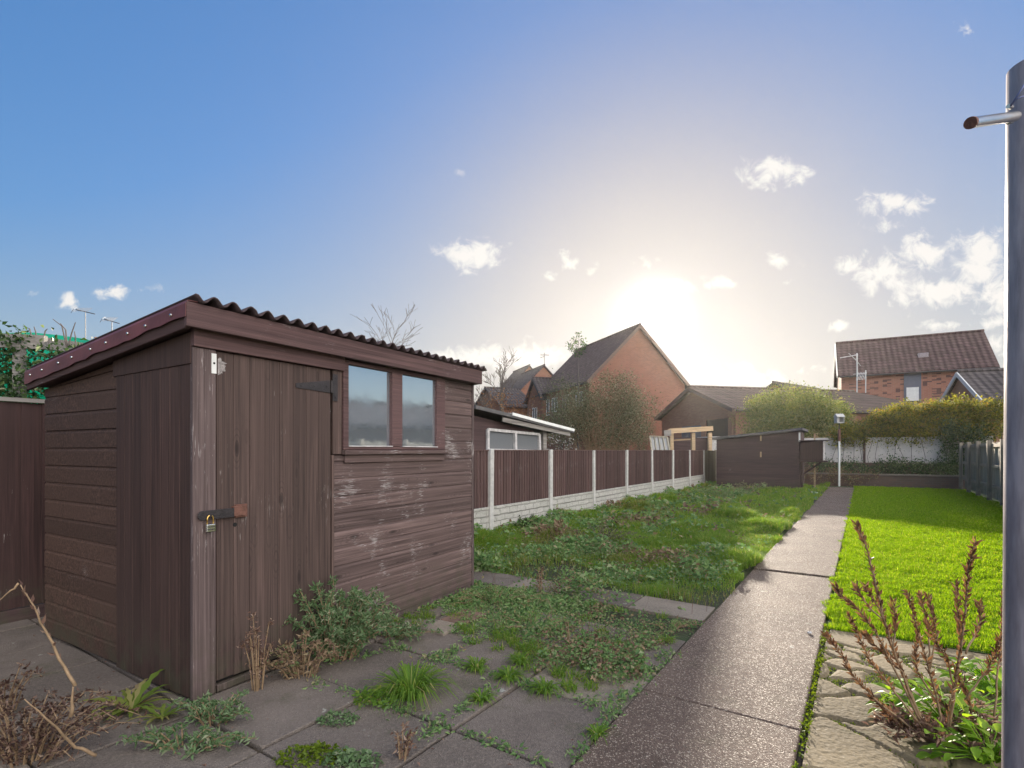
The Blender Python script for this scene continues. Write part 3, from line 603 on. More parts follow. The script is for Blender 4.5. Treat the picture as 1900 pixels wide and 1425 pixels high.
# front wall
mb = MB(); shiplap(mb, .905, 2.54, .07, 1.30, 'x', 0, -1); shiplap(mb, 2.12, 2.54, 1.30, 1.955, 'x', 0, -1)
mb.box(.885, 2.55, .0, .012, .05, 1.27); mb.box(2.1, 2.55, 0, .012, 1.27, 1.95)
mb.build('front_wall', M['boards_front'], SH)
mb = MB(); mb.box(2.541, 2.575, -.018, .03, .05, 1.955); mb.box(.862, 2.54, -.004, .03, .012, .066); mb.build('corner_trim', M['post'], SH, bevel=.003)
mb = MB(); mb.box(-.03, .092, -.030, -.001, .02, 1.872); mb.build('corner_post', M['post'], SH, bevel=.004)
mb = MB(); mb.box(.893, .966, -.022, -.002, 1.305, 1.872); mb.box(.884, .903, -.021, -.001, .05, 1.30); mb.build('door_jamb', M['door'], SH, bevel=.003)
mb = MB(); mb.box(-.032, .975, -.045, -.008, 1.874, 1.975); mb.build('lintel_board', M['fascia'], SH, bevel=.004)
# door
dr = MB(); bw = .0955
for k in range(8):
    x0 = .102+k*.0968; w = bw if k < 7 else .0955
    dr.box(x0, x0+w, -.016+rnd.uniform(-.0012, .0012), .004, .075+rnd.uniform(-.004, .004), 1.870)
door = dr.build('door', M['door'], SH, bevel=.0035)
mb = MB(); mb.box(.094, .882, .005, .02, .06, 1.87); mb.build('door_backing', M['dark'], door)
mb = MB(); mb.box(.10, .88, -.028, .012, .018, .055); mb.build('threshold', M['post'], SH, bevel=.004)
# strap hinge near the top right, plain bracket top left
mb = MB(); vs = [(.60, 1.725), (.60, 1.752), (.868, 1.80), (.868, 1.715)]
mb.add([(x, -.0225, z) for x, z in vs]+[(x, -.0175, z) for x, z in vs], [(0, 1, 2, 3), (7, 6, 5, 4), (0, 4, 5, 1), (1, 5, 6, 2), (2, 6, 7, 3), (3, 7, 4, 0)])
mb.box(.884, .925, -.030, -.023, 1.665, 1.845); mb.tube([(.876, -.026, 1.715), (.876, -.026, 1.80)], .007, 8)
for x, z in ((.64, 1.740), (.74, 1.748), (.84, 1.757), (.905, 1.69), (.905, 1.82)): mb.lathe([(.0, 0), (.007, 0), (.006, .003), (0, .004)], (x, -.024, z), 10) if 0 else mb.box(x-.005, x+.005, -.033 if x > .88 else -.0255, -.0225, z-.005, z+.005)
mb.build('hinge', M['iron'], door, bevel=.001)
mb = MB(); mb.box(.066, .092, -.034, -.0305, 1.745, 1.852); mb.build('bracket', M['white'], SH)
mb = MB(); mb.tube([(.079, -.0355, 1.80), (.079, -.0345, 1.80)], .006, 10); mb.build('screw_hole', M['hole'], SH)
# peeled white paint beside the bracket
mb = MB(); r_ = random.Random(4); n = 40; pts = []
for i in range(n):
    t = 2*math.pi*i/n; k = (.55+.45*r_.random()) if math.cos(t) > .2 else 1
    pts.append((.108+max(0, math.cos(t))*.062*k, 1.79+.050*math.sin(t)*(.7+.35*r_.random())))
mb.add([(x, -.0185, z) for x, z in pts], [tuple(range(n))]); mb.build('bare_patch', plain('peeled_white_paint', (.30, .27, .26), .85, 0, .75, 60, .5), door)
# hasp
mb = MB(); mb.box(.012, .185, -.0455, -.0405, .962, 1.012); mb.tube([(.012, -.046, .987), (.012, -.040, .987)], .025, 14); mb.build('hasp', M['iron'], door, bevel=.001)
mb = MB(); mb.box(.185, .255, -.046, -.018, .965, 1.02); mb.box(.20, .27, -.034, -.0185, .955, 1.028); mb.build('hasp_plate', M['rust'], door, bevel=.002)
mb = MB(); mb.tube([(.205, -.0195, .915), (.205, -.0175, .915)], .012, 14); mb.build('latch_hole', M['hole'], door)
mb = MB(); mb.tube([(.048, -.058, .985), (.048, -.030, .985)], .006, 8); mb.build('staple', M['iron'], SH)
# padlock (its own thing)
c = SH.matrix_basis @ Vector((.048, -.052, .985)) if False else Matrix.LocRotScale(SH.location, SH.rotation_euler, None) @ Vector((.048, -.052, .94))
PL = empty('padlock', 'small silver padlock with a brass shackle hanging on the shed door hasp', 'padlock', c, f_ang)
mb = MB(); mb.box(-.024, .024, -.010, .010, -.042, 0); mb.build('lock_body', M['steel'], PL, bevel=.004)
mb = MB(); mb.tube([(-.016, 0, -.002), (-.016, 0, .026)]+[(-.016*math.cos(a), 0, .026+.020*math.sin(a)) for a in [math.pi*i/8 for i in range(1, 8)]]+[(.016, 0, .026), (.016, 0, -.002)], .0038, 8); mb.build('shackle', M['brass'], PL, True)
mb = MB(); mb.box(-.02, .02, -.0115, -.0102, -.016, -.012); mb.box(-.02, .02, -.0115, -.0102, -.030, -.026); mb.build('rib', M['iron'], PL)
# window
mb = MB(); y0, y1 = -.034, .01
mb.box(.972, 1.018, y0, y1, 1.335, 1.955); mb.box(2.0, 2.115, y0+.006, y1, 1.335, 1.955); mb.box(1.45, 1.563, y0, y1, 1.362, 1.93)
mb.box(1.018, 2.0, y0+.003, y1, 1.931, 1.956); mb.box(1.018, 2.0, y0+.004, y1, 1.336, 1.360)
wf = mb.build('window', M['fascia'], SH, bevel=.004)
for a, b_ in ((1.0185, 1.4495), (1.5635, 1.9995)):
    mb = MB(); mb.box(a, b_, -.003, .001, 1.3605, 1.9305); mb.build('pane', M['glass'], wf)
mb = MB(); mb.box(.968, 2.118, -.058, -.0135, 1.302, 1.333); mb.box(.99, 2.10, -.030, -.0135, 1.245, 1.3); mb.build('sill', M['boards_front'], wf, bevel=.004)
mb = MB(); mb.tube([(1.02, -.036, 1.36), (1.45, -.036, 1.362)], .004, 6); mb.tube([(1.565, -.036, 1.362), (2.0, -.036, 1.36)], .004, 6); mb.build('putty_line', M['dirtywhite'], wf)
# roof: timber fascia at the front, sloping bargeboards, corrugated sheets, red verge sheet with bolts
mb = MB(); mb.box(-.10, 2.585, -.105, -.078, 1.957, 2.082); mb.build('fascia', M['fascia'], SH, bevel=.004)
mb = MB()
def sl(y): return -(y+.105)*.098
def slopebox(x0, x1, ya, yb, z0, z1):
    mb.add([(x, y, z+sl(y)) for y in (ya, yb) for x, z in ((x0, z0), (x1, z0), (x1, z1), (x0, z1))], [(0, 1, 2, 3), (7, 6, 5, 4), (0, 4, 5, 1), (1, 5, 6, 2), (2, 6, 7, 3), (3, 7, 4, 0)])
slopebox(-.092, -.068, -.076, 1.94, 1.955, 2.03); mb.build('bargeboard', M['barge'], SH, bevel=.003); mb = MB(); slopebox(2.555, 2.58, -.076, 1.94, 1.96, 2.05); mb.build('bargeboard', M['barge'], SH, bevel=.003)
mb = MB(); nseg = 26
va = []; fa = []
for k in range(nseg+1):      # verge sheet with a slightly wavy lower edge
    y = -.10+2.04*k/nseg; s_ = sl(y); w_ = .002*math.sin(k*1.7)+.003*math.sin(k*.6)+.007*((k*.37) % 1)
    st = -.006*(k//7)
    va += [(-.106, y, 2.004+s_+w_+st), (-.104, y, 2.072+s_), (-.094, y, 2.090+s_), (-.03, y, 2.094+s_)]
for k in range(nseg):
    for j in range(3): a = k*4+j; fa.append((a, a+1, a+5, a+4))
mb.add(va, fa); o = mb.build('verge_sheet', M['flash'], SH, smooth=False); sd = o.modifiers.new('t', 'SOLIDIFY'); sd.thickness = .004
mb = MB()
for k in range(9):
    y = .03+k*.225+(.03 if k % 2 else 0); mb = MB(); mb.lathe([(0, 0), (.009, 0), (.008, .005), (0, .008)], (0, 0, 0), 8)
    mb.v = [(-.107-v[2], y+v[0], 2.038+sl(y)+v[1]) for v in mb.v]; mb.build('bolt', M['steel'], SH)
mb = MB(); va = []; fa = []; nx = 300; ys = [-.135, -.10, .5, 1.1, 1.7, 1.95]
for i in range(nx+1):
    x = -.07+2.69*i/nx; ph = (x/.102)*2*math.pi
    c_ = math.sin(ph); z = 2.100+.018*(abs(c_)**.8)*(1 if c_ > 0 else -1)
    for j, y in enumerate(ys): va.append((x, y+(rnd.uniform(-.012, .012) if j == 0 and i % 9 == 0 else 0), z+sl(y)+.0*j))
ny = len(ys)
for i in range(nx):
    for j in range(ny-1): a = i*ny+j; fa.append((a, a+1, a+ny+1, a+ny))
mb.add(va, fa); o = mb.build('roof', M['corr'], SH, smooth=True); sd = o.modifiers.new('t', 'SOLIDIFY'); sd.thickness = .007
mb = MB(); mb.box(-.066, 2.553, -.070, 1.93, 1.957, 1.967)
mb.v = [(x, y, z+sl(y)+.022) for x, y, z in mb.v]; mb.build('roof_boarding', M['barge'], SH)

# ------------------------------------------------------------------ fences
def post(fe, o, px, z1, mat, w=.1): q_ = MB().box(-w/2, w/2, -w/2, w/2, -.2, z1+rnd.uniform(-.012, .012)).build('post', mat, fe, bevel=.008, loc=o); q_.rotation_euler = (rnd.uniform(-.012, .012), rnd.uniform(-.008, .008), rnd.uniform(-.04, .04))
def feather(mb, L, z0, z1, bw=.082, y=0):
    k = 0; x = .0
    while x < L-.01:
        w = min(bw*1.25, L-x); j = rnd.uniform(-.002, .002)
        mb.add([(x, y-.020+j, z0), (x+w, y-.006+j, z0), (x+w, y, z0), (x, y, z0), (x, y-.020+j, z1+rnd.uniform(-.004, .004)), (x+w, y-.006+j, z1), (x+w, y, z1), (x, y, z1)],
               [(3, 2, 1, 0), (4, 5, 6, 7), (0, 1, 5, 4), (1, 2, 6, 5), (2, 3, 7, 6), (3, 0, 4, 7)])
        x += bw; k += 1
ang_p = math.atan2(P.y, P.x)
FE = empty('fence', 'brown close-board fence panels between white concrete posts with stone-patterned gravel boards', 'fence', pq(2.89, -5.0), ang_p)
nb = 9; sp = 1.95
for k in range(nb+1):
    if k < 9.5: post(FE, (k*sp+.03, 0, 0), 0, 1.345, M['conc_post'])
for k in range(nb):
    L0 = sp-.1
    mb = MB(); feather(mb, L0, .43, 1.325); mb.box(0, L0, -.025, .012, 1.326, 1.345); mb.box(0, L0, .002, .03, .6, .65); mb.box(0, L0, .002, .03, 1.15, 1.2)
    mb.build('panel', M['fence_brown'], FE, loc=(k*sp+.08, 0, 0))
    for z0, z1 in ((.27, .425), (.0, .266)):
        mb = MB(); mb.box(0, L0, -.022, .022, z0-.05*(z0 == 0), z1); mb.build('gravel_board', M['rock'], FE, loc=(k*sp+.08, 0, 0), bevel=.006)
F2 = empty('fence', 'low olive-stained timber fence panels between the concrete post fence and the far shed', 'fence', pq(20.5, -5.0), ang_p)
for k in range(2):
    mb = MB(); feather(mb, 1.85, .05, 1.33); mb.build('panel', M['fence_green'], F2, loc=(k*1.95+.05, 0, 0))
    MB().box(-.04, .04, -.04, .04, -.2, 1.36).build('post', M['fence_grey'], F2, loc=(k*1.95+1.95, 0, 0))
# tall dark fence behind the shed, running off to the left
F3 = empty('fence', 'tall dark red-brown board fence behind the shed at the left edge', 'fence', pq(-6.0, -5.42), ang_p)
for k in range(5):
    mb = MB(); feather(mb, 1.9, .12, 1.70, .125); mb.build('panel', M['fence_red'], F3, loc=(k*1.95+.03, 0, 0))
    mb = MB(); mb.box(0, 1.93, -.04, .02, 1.705, 1.735); mb.build('cap_rail', M['greywood'], F3, loc=(k*1.95, 0, 0))
    mb = MB(); mb.box(0, 1.93, -.03, .02, -.1, .115); mb.build('gravel_board', M['farshed'], F3, loc=(k*1.95, 0, 0))
# right boundary fence seen from its rail side
F4 = empty('fence', 'sunlit grey timber fence with posts and three rails along the right side of the lawn', 'fence', pq(4.0, 2.86), ang_p)
for k in range(0, 13):
    MB().box(-.05, .05, .04, .14, -.2, 1.60).build('post', M['fence_post'], F4, loc=(k*1.6, 0, 0), bevel=.008)
for k in range(12):
    mb = MB(); 
    x = 0
    while x < 1.52:
        mb.box(x, x+.118, -.018, -.004, .08, 1.54+rnd.uniform(-.01, .01)); x += .121
    mb.build('panel', M['fence_grey'], F4, loc=(k*1.6+.03, 0, 0))
    for z in (.35, .88, 1.42): MB().box(-.02, 1.58, -.003, .055, z, z+.085).build('rail', M['fence_post'], F4, loc=(k*1.6, 0, 0), bevel=.006)

# ------------------------------------------------------------------ far shed, end wall, hedge
FS = empty('far_shed', 'low dark brown shed with felt roof at the far end of the garden', 'shed', (9.58, 17.5, 0), math.atan2(.556, -.831)+math.pi)
# local x runs right along the face; the shed lies at negative x, behind is +y
def fr(x): return 1.98+x*.10      # roof height falls to the left
mb = MB()
z = .03
while z < 2.0:
    x0 = -2.62; h = .1
    if z > fr(x0): x0 = (z-1.98)/.10
    if x0 > -.05: break
    zt = min(z+.096, fr(0)-.01)
    mb.add([(x0, 0, z), (0, 0, z), (0, -.012, z), (x0, -.012, z), (x0, 0, min(zt, max(z+.001, fr(x0)))), (0, 0, zt), (0, -.003, zt), (x0, -.003, min(zt, max(z+.001, fr(x0))))], [(3, 2, 1, 0), (4, 5, 6, 7), (3, 2, 6, 7), (0, 1, 5, 4), (0, 3, 7, 4), (1, 2, 6, 5)]); z += h
mb.add([(-2.62, .001, 0), (0, .001, 0), (0, .001, fr(0)), (-2.62, .001, fr(-2.62)), (-2.62, 2.0, 0), (0, 2.0, 0), (0, 2.0, fr(0)), (-2.62, 2.0, fr(-2.62))], [(0, 1, 2, 3), (7, 6, 5, 4), (0, 4, 5, 1), (1, 5, 6, 2), (2, 6, 7, 3), (3, 7, 4, 0)])
mb.build('wall', M['farshed'], FS)
mb = MB(); mb.add([(x, y, fr(x)+z) for y in (-.12, 2.1) for x, z in ((-2.75, .01), (.12, .01), (.12, .10), (-2.75, .10))], [(0, 1, 2, 3), (7, 6, 5, 4), (0, 4, 5, 1), (1, 5, 6, 2), (2, 6, 7, 3), (3, 7, 4, 0)])
mb.build('roof', M['felt'], FS, bevel=.01)
mb = MB(); mb.box(.0, .05, -.03, -.012, 1.62, 1.93); mb.build('plaque', M['white'], FS)
for z_ in (1.66, 1.1): mb = MB(); mb.box(-1.18, -1.13, -.03, -.012, z_, z_+.19); mb.build('bracket', M['timber'], FS)
mb = MB(); mb.box(.0, .012, .3, 1.2, .1, 1.85); mb.box(-.04, .02, -.02, .02, .02, 1.95); mb.build('door', M['farshed'], FS)
CB = empty('wall_cupboard', 'brown boarded cupboard on a bracketed shelf beside the far shed', 'cupboard', Matrix.LocRotScale(FS.location, FS.rotation_euler, None) @ Vector((.02, .15, 0)), FS.rotation_euler.z)
mb = MB(); mb.box(.02, .68, -.2, .35, 1.0, 1.64); mb.build('case', M['fence_red'], CB, bevel=.01)
mb = MB(); mb.box(.0, .85, -.26, .40, 1.645, 1.675); mb.build('lid', M['farshed'], CB)
mb = MB(); mb.box(.0, .80, -.26, .40, .955, .995); mb.build('shelf', M['farshed'], CB)
mb = MB(); mb.bar((.05, 0, .5), (.62, 0, .95), .05, .05); mb.bar((.06, 0, .1), (.06, 0, .95), .05, .05); mb.build('brace', M['farshed'], CB)
mb = MB(); mb.box(.681, .70, -.18, .33, 1.02, 1.63); mb.build('edge_strip', M['dirtywhite'], CB)
mb = MB(); mb.box(.38, .43, .36, .40, 0, .9); mb.box(.38, .43, .36, .40, 1.68, 1.9); mb.build('upright', M['timber'], CB)
o = MB().bar(gnd(1481, 909, .05), gnd(1516, 914.5, .05), .06, .03).build('white_plank', M['white'], bevel=.004); tag(o, 'thin white plank lying in the grass at the foot of the far shed', 'plank')

EW = empty('end_wall', 'dirty white rendered garden wall on a dark brick base below the hedge', 'wall', pq(24.6, -2.4), math.atan2(Q.y, Q.x))
mb = MB(); mb.box(0, 6.2, 0, .2, .86, 1.84); mb.build('render', M['render_white'], EW, bevel=.02)
mb = MB(); mb.box(-.02, 6.25, -.03, .22, -.1, .855); mb.build('brick_base', M['brick_old'], EW)
mb = MB(); mb.box(2.42, 2.50, -.03, .0, .86, 1.86); mb.box(5.3, 5.4, -.06, 0, 0, 1.9); mb.build('upright', M['fence_brown'], EW)
RW = empty('retaining_wall', 'low mossy brick retaining wall along the end of the lawn', 'wall', pq(23.35, -1.9), math.atan2(Q.y, Q.x))
mb = MB(); mb.box(0, 5.3, 0, .2, -.1, .42); mb.build('brickwork', M['brick_old'], RW)
mb = MB(); x = 0
while x < 5.2: mb.box(x, x+.44, -.03, .23, .425, .475); x += .45
mb.build('coping', M['slab_light'], RW, bevel=.01)
sheet('raised_bed', [pq(23.5, -1.9), pq(23.5, 3.2), pq(24.6, 3.2), pq(24.6, -1.9)], M['soil'], .40)

def foliage(name, label, cat, clusters, per, size, mat, seed, stems=None, spread=.12, parent=None, stem_mat=None, group=None, aspect=.6, part='foliage', zmin=0):
    """clusters: Nx3 array of leaf-clump centres"""
    rg = np.random.default_rng(seed); c = np.asarray(clusters, float); n = len(c)
    pos = np.repeat(c, per, 0)+rg.normal(size=(n*per, 3))*spread
    pos[:, 2] = np.maximum(pos[:, 2], zmin)
    V, t3 = leaves(pos, rg.uniform(.6, 1.3, len(pos))*size, rg, aspect=aspect)
    base = Vector((float(c[:, 0].mean()), float(c[:, 1].mean()), zmin))
    e = parent or empty(name, label, cat, base, 0, group)
    b = e.location; V = V-np.array(b)
    np_obj(part, V, None, t3, mat, e)
    if stems:
        mb = MB(); mb.v = []; stems(mb)
        mb.v = [(x-b[0], y-b[1], z-b[2]) for x, y, z in mb.v]; mb.build('stem', stem_mat or M['twig'], e)
    return e
def hedge_clusters(p0, p1, q0, q1, zlo, zhi, n, seed, topnoise=.18):
    rg = np.random.default_rng(seed); p = rg.uniform(p0, p1, n); q = rg.uniform(q0, q1, n)
    top = zhi-(.85*np.clip((.75-q)/.9, 0, 1) if seed == 21 else 0)+topnoise*np.sin(q*3.1+seed)*np.sin(q*1.3+1)+.10*np.sin(q*7+p*3)+.12*rg.random(n)**4
    z = zlo+(top-zlo)*rg.random(n)**.75
    return xyz(p, q, z)
foliage('hedge', 'thick hedge catching yellow sunlight on top, behind the white end wall', 'hedge', hedge_clusters(24.45, 25.3, -.9, 4.1, 1.6, 2.95, 820, 21, .12), 40, .085, G['hedge'], 1,
        stems=lambda mb: [mb.tube([pq(25.2, q, 0), pq(25.2+rnd.uniform(-.2, .2), q+rnd.uniform(-.3, .3), 2.3)], .03, 5) for q in np.linspace(-1, 4, 14)], spread=.13)
foliage('ivy_clump', 'dark ivy hanging down over the end wall by the corner of the right fence', 'ivy', hedge_clusters(24.25, 24.55, 2.45, 3.6, .3, 2.2, 150, 22), 34, .075, G['ivy'], 2, spread=.12)
foliage('climber', 'thin bare climber with a few leaves across the white wall', 'climbing plant', xyz(np.full(60, 24.5), rng.uniform(-.6, 2.2, 60), rng.uniform(.8, 1.9, 60)), 4, .06, G['ivy'], 3, spread=.10,
        stems=lambda mb: [mb.tube([pq(24.45, q, .4), pq(24.5, q+rnd.uniform(-.2, .2), 1.1), pq(24.52, q+rnd.uniform(-.4, .4), 1.75)], .008, 4) for q in np.linspace(-1.4, 2.2, 12)])
foliage('bed_plants', 'dark low planting in the raised bed below the white wall', 'plants', hedge_clusters(23.6, 24.4, -1.8, 3.1, .42, .84, 220, 23), 30, .07, G['ivy'], 4, spread=.11)
foliage('low_shrub', 'brown-green scrub growing over the retaining wall beside the path end', 'shrub', hedge_clusters(23.2, 23.6, -1.9, .6, .05, .55, 90, 24), 26, .06, G['weed_dead'], 5, spread=.10)
def ellip(c, r, n, seed, inner=.25):
    rg = np.random.default_rng(seed); d = unit(rg.normal(size=(n, 3))); rad = (inner+(1-inner)*rg.random(n)**.55)
    lumps = 1+.16*np.sin(d[:, 0]*5+seed)*np.sin(d[:, 2]*4+1)+.1*np.sin(d[:, 1]*9+d[:, 0]*7)
    return np.array(c)+d*np.array(r)*(rad*lumps)[:, None]
def spray(c, r, n, rad=.018, z0=0):
    c = Vector(c)
    def f(mb):
        for k in range(n):
            a = rnd.uniform(0, 6.28); s = rnd.random()**.5
            b = Vector((c.x+rnd.uniform(-.25, .25)*r[0], c.y+rnd.uniform(-.25, .25)*r[1], z0)); t = Vector((c.x+math.cos(a)*r[0]*s, c.y+math.sin(a)*r[1]*s, c.z+r[2]*rnd.uniform(-.1, 1.0)))
            m_ = (b+t)/2+Vector((rnd.uniform(-.1, .1), rnd.uniform(-.1, .1), .15*r[2])); mb.tube([b, b.lerp(m_, .6), m_, m_.lerp(t, .5), t], [rad, rad*.8, rad*.6, rad*.45, rad*.2], 4)
    return f
c = at(1468, 757, 23.5); foliage('bush', 'rounded leafy green bush behind the far shed roof', 'bush', np.concatenate([ellip(c, (1.75, 1.4, 1.0), 330, 31), ellip(at(1420, 785, 23.2), (1.1, 1, .9), 160, 32), ellip(at(1530, 775, 23.2), (1.3, 1, .8), 190, 33), ellip(at(1470, 800, 23.0), (2.2, .8, .7), 160, 35)]), 36, .085, G['bush'], 6, stems=spray(c, (1.5, 1.2, .9), 26), spread=.15)
c = at(1598, 808, 23.2); foliage('shrub', 'darker shrub between the round bush and the sunlit hedge', 'shrub', ellip(c, (1.3, .6, .5), 170, 34), 34, .08, G['ivy'], 7, stems=spray(c, (1.3, .6, .5), 14), spread=.14)

# bird table on a white pole
bp = at(1557, 871, 19.5)
BT = empty('bird_table', 'white pole with dark collar and small white feeding box before the hedge', 'bird feeder', (bp.x, bp.y, 0))
mb = MB(); mb.lathe([(.035, 0), (.035, 1.68)], n=14); mb.build('pole', M['white'], BT, True)
mb = MB(); mb.lathe([(.045, 1.68), (.055, 1.74), (.045, 1.95), (.05, 2.1), (0, 2.14)], n=14); mb.build('collar', M['rust'], BT, True)
mb = MB(); mb.box(-.13, .13, -.10, .10, 2.35, 2.38); mb.box(-.13, -.11, -.10, .10, 2.38, 2.58); mb.box(.11, .13, -.10, .10, 2.38, 2.58); mb.box(-.11, .11, .08, .10, 2.38, 2.54); mb.box(-.11, .0, -.02, .0, 2.38, 2.58); mb.build('box', M['conc_post'], BT)
mb = MB(); mb.add([(-.15, -.13, 2.58), (.15, -.13, 2.58), (.15, .13, 2.58), (-.15, .13, 2.58), (-.15, 0, 2.70), (.15, 0, 2.70)], [(0, 1, 5, 4), (2, 3, 4, 5), (0, 4, 3), (1, 2, 5), (3, 2, 1, 0)]); mb.build('roof', M['conc_post'], BT)
mb = MB(); mb.tube([(0, 0, 2.12), (0, 0, 2.36)], .02, 8); mb.build('bracket', M['iron'], BT)

# ------------------------------------------------------------------ houses
def house(name, label, apex, d, L, hw, ze, wallm, roofm, oh=.2, hip_end=False, barge=None, cat='house', over=.25, vent=False):
    """apex: top of the near gable. local x runs along the ridge, +y to its left"""
    d = Vector(d).normalized(); rz = math.atan2(d.y, d.x); e = empty(name, label, cat, (apex[0], apex[1], 0), rz)
    zr = apex[2]; k = (zr-ze)/hw; w = hw-over
    mb = MB(); zt = zr-.16; 
    def ring(x, peak): return [(x, -w, -.2), (x, w, -.2), (x, w, zt-k*w), (x, 0, peak), (x, -w, zt-k*w)]
    xe = L-(hw if hip_end else 0)*.0-oh
    a = ring(oh, zt); b_ = ring(xe, zt-k*w if hip_end else zt)
    if hip_end: b_[3] = (xe, 0, zt-k*w)
    mb.add(a+b_, [(0, 1, 2, 3, 4), (9, 8, 7, 6, 5), (0, 5, 6, 1), (1, 6, 7, 2), (4, 9, 5, 0)]); mb.build('wall', wallm, e)
    mb = MB(); t = .14
    for sgn in (1, -1):
        xr = L-hw*.9 if hip_end else L
        top = [(0, 0, zr), (xr, 0, zr), (L, sgn*hw, ze), (0, sgn*hw, ze)]
        vs = top+[(x, y, z-t) for x, y, z in top]; mb.add(vs, [(0, 1, 2, 3), (7, 6, 5, 4), (0, 4, 5, 1), (1, 5, 6, 2), (2, 6, 7, 3), (3, 7, 4, 0)])
    if hip_end: mb.add([(L-hw*.9, 0, zr), (L, hw, ze), (L, -hw, ze)], [(0, 1, 2)])
    r = mb.build('roof', roofm, e)
    mb = MB(); mb.tube([(0, 0, zr+.02), (L-(hw*.9 if hip_end else 0), 0, zr+.02)], .09, 8); mb.build('ridge_tiles', roofm, r)
    if barge is not None:
        for sgn in (1, -1): mb = MB(); mb.bar((-.03+.003*sgn, 0, zr-.10), (-.03+.003*sgn, sgn*(hw+.02), ze-.10), .05, .2); mb.build('bargeboard', barge, r)
    for sgn in (1, -1): mb = MB(); mb.tube([(oh*.5, sgn*(hw+.04), ze-.12), (L, sgn*(hw+.04), ze-.12)], .055, 8); mb.build('gutter', M['iron'], e)
    return e
def win(e, side, w, x0, x1, z0, z1, fm=None, gm=None, bars=1):
    """a window on the wall at local y=+w ('L'), y=-w ('R') or gable x=w ('G')"""
    fm = fm or M['upvc']; gm = gm or M['glass_far']; fr_ = MB(); gl = MB(); t = .06
    def bx(mb, a, b_, c_, d_, o0, o1):
        if side == 'L': mb.box(a, b_, w+o0, w+o1, c_, d_)
        elif side == 'R': mb.box(a, b_, -w-o1, -w-o0, c_, d_)
        else: mb.box(w-o1, w-o0, a, b_, c_, d_)
    bx(fr_, x0, x0+t, z0, z1, -.02, .03); bx(fr_, x1-t, x1, z0, z1, -.02, .03); bx(fr_, x0+t, x1-t, z0, z0+t, -.02, .028); bx(fr_, x0+t, x1-t, z1-t, z1, -.02, .028)
    for i in range(1, bars+1):
        xm = x0+(x1-x0)*i/(bars+1); bx(fr_, xm-.03, xm+.03, z0+t, z1-t, -.02, .025)
    bx(gl, x0+t, x1-t, z0+t, z1-t, -.01, .008)
    f_ = fr_.build('window', fm, e); gl.build('pane', gm, f_); return f_
A = at(1188, 602, 36)
H1 = house('gable_house', 'tall steep-roofed red brick house whose gable peak hides the sun', A, (-.327, .945), 9.84, 4.05, 5.95, M['brick_red'], M['tile_brown'], over=.25, barge=M['brick_old'])
for x, z0, z1 in ((7.5, 4.1, 5.4), (5.9, 4.3, 5.4), (3.9, 4.3, 5.4)): win(H1, 'L', 3.8, x-.55, x+.55, z0, z1)
win(H1, 'L', 3.8, 1.2, 2.2, 4.4, 5.4)
dl = (-.327, .945); yl = Vector((-.945, -.327, 0))
base = Vector((A.x, A.y, 0))+Vector((-.327, .945, 0))*9.3+yl*4.3
H1b = house('gabled_wing', 'small red brick gabled wing at the back left of the steep-roofed house', (base.x, base.y, 7.36), (.945, .327), 4.0, 1.9, 5.5, M['brick_red'], M['tile_dark'], over=.2, barge=M['iron'])
win(H1b, 'G', .2, -.5, .5, 3.6, 4.9)
B1 = house('terrace_house', 'red brick house with a thin aerial on its gable, nearer of the distant pair', at(1010.5, 677, 55), (-.327, .945), 7, 4.1, 6.3, M['brick_red'], M['tile_dark'])
B2 = house('terrace_house', 'farther of the distant pair of red brick gabled houses, left of the aerial', at(983, 677, 63), (-.327, .945), 6, 4.6, 6.6, M['brick_red'], M['tile_dark'])
mb = MB(); zz = at(1010.5, 677, 55).z; mb.tube([(.1, 0, zz-.3), (.1, 0, zz+1.3)], .03, 5); mb.tube([(-.1, .5, zz+1.0), (.2, -.6, zz+1.1)], .03, 5); mb.tube([(0, 0, zz+.9), (0, .5, zz+.7)], .025, 5); mb.build('aerial', M['iron'], B1)
B3 = house('low_house', 'low red brick house end behind the bare birch at the left of the far roofs', at(899, 719, 48), (.9, .43), 3.6, 3.5, 5.2, M['brick_red'], M['tile_dark'])
win(B3, 'R', 3.25, .5, 1.3, 3.2, 4.6)
BG = house('bungalow', 'orange brick bungalow with a broad low-pitched roof beyond the timber frame', (10.12, 30, 4.97), (.977, .2146), 14.9, 4.02, 3.45, M['brick_buff'], M['tile_brown'], oh=.35, hip_end=True, barge=M['brick_old'])
for y0, y1 in ((.4, 1.3), (-.7, .3)): win(BG, 'G', .35, y0, y1, 1.4, 2.75, M['darkframe'])
mb = MB(); mb.box(.30, .345, -3.3, -1.3, .5, 3.0); mb.build('porch_opening', M['dark'], BG); mb = MB(); mb.box(.24, .36, -1.3, -1.1, 0, 3.1); mb.box(.24, .36, -3.6, -3.3, 0, 3.1); mb.box(.24, .36, -3.3, -1.3, 3.0, 3.15); mb.build('porch_frame', M['brick_buff'], BG)
BX = house('roof_beyond', 'tip of a darker roof rising just behind the bungalow ridge', at(1434, 709, 40), (.8, .6), 8, 3.5, 4.4, M['brick_red'], M['tile_dark'])
RH = house('brick_house', 'two-storey flecked red brick house with a plum tiled roof at the right', (22.25, 36, 8.68), (.87, -.493), 7.75, 3.05, 6.12, M['brick_fleck'], M['tile_red'], over=.25, barge=M['white'])
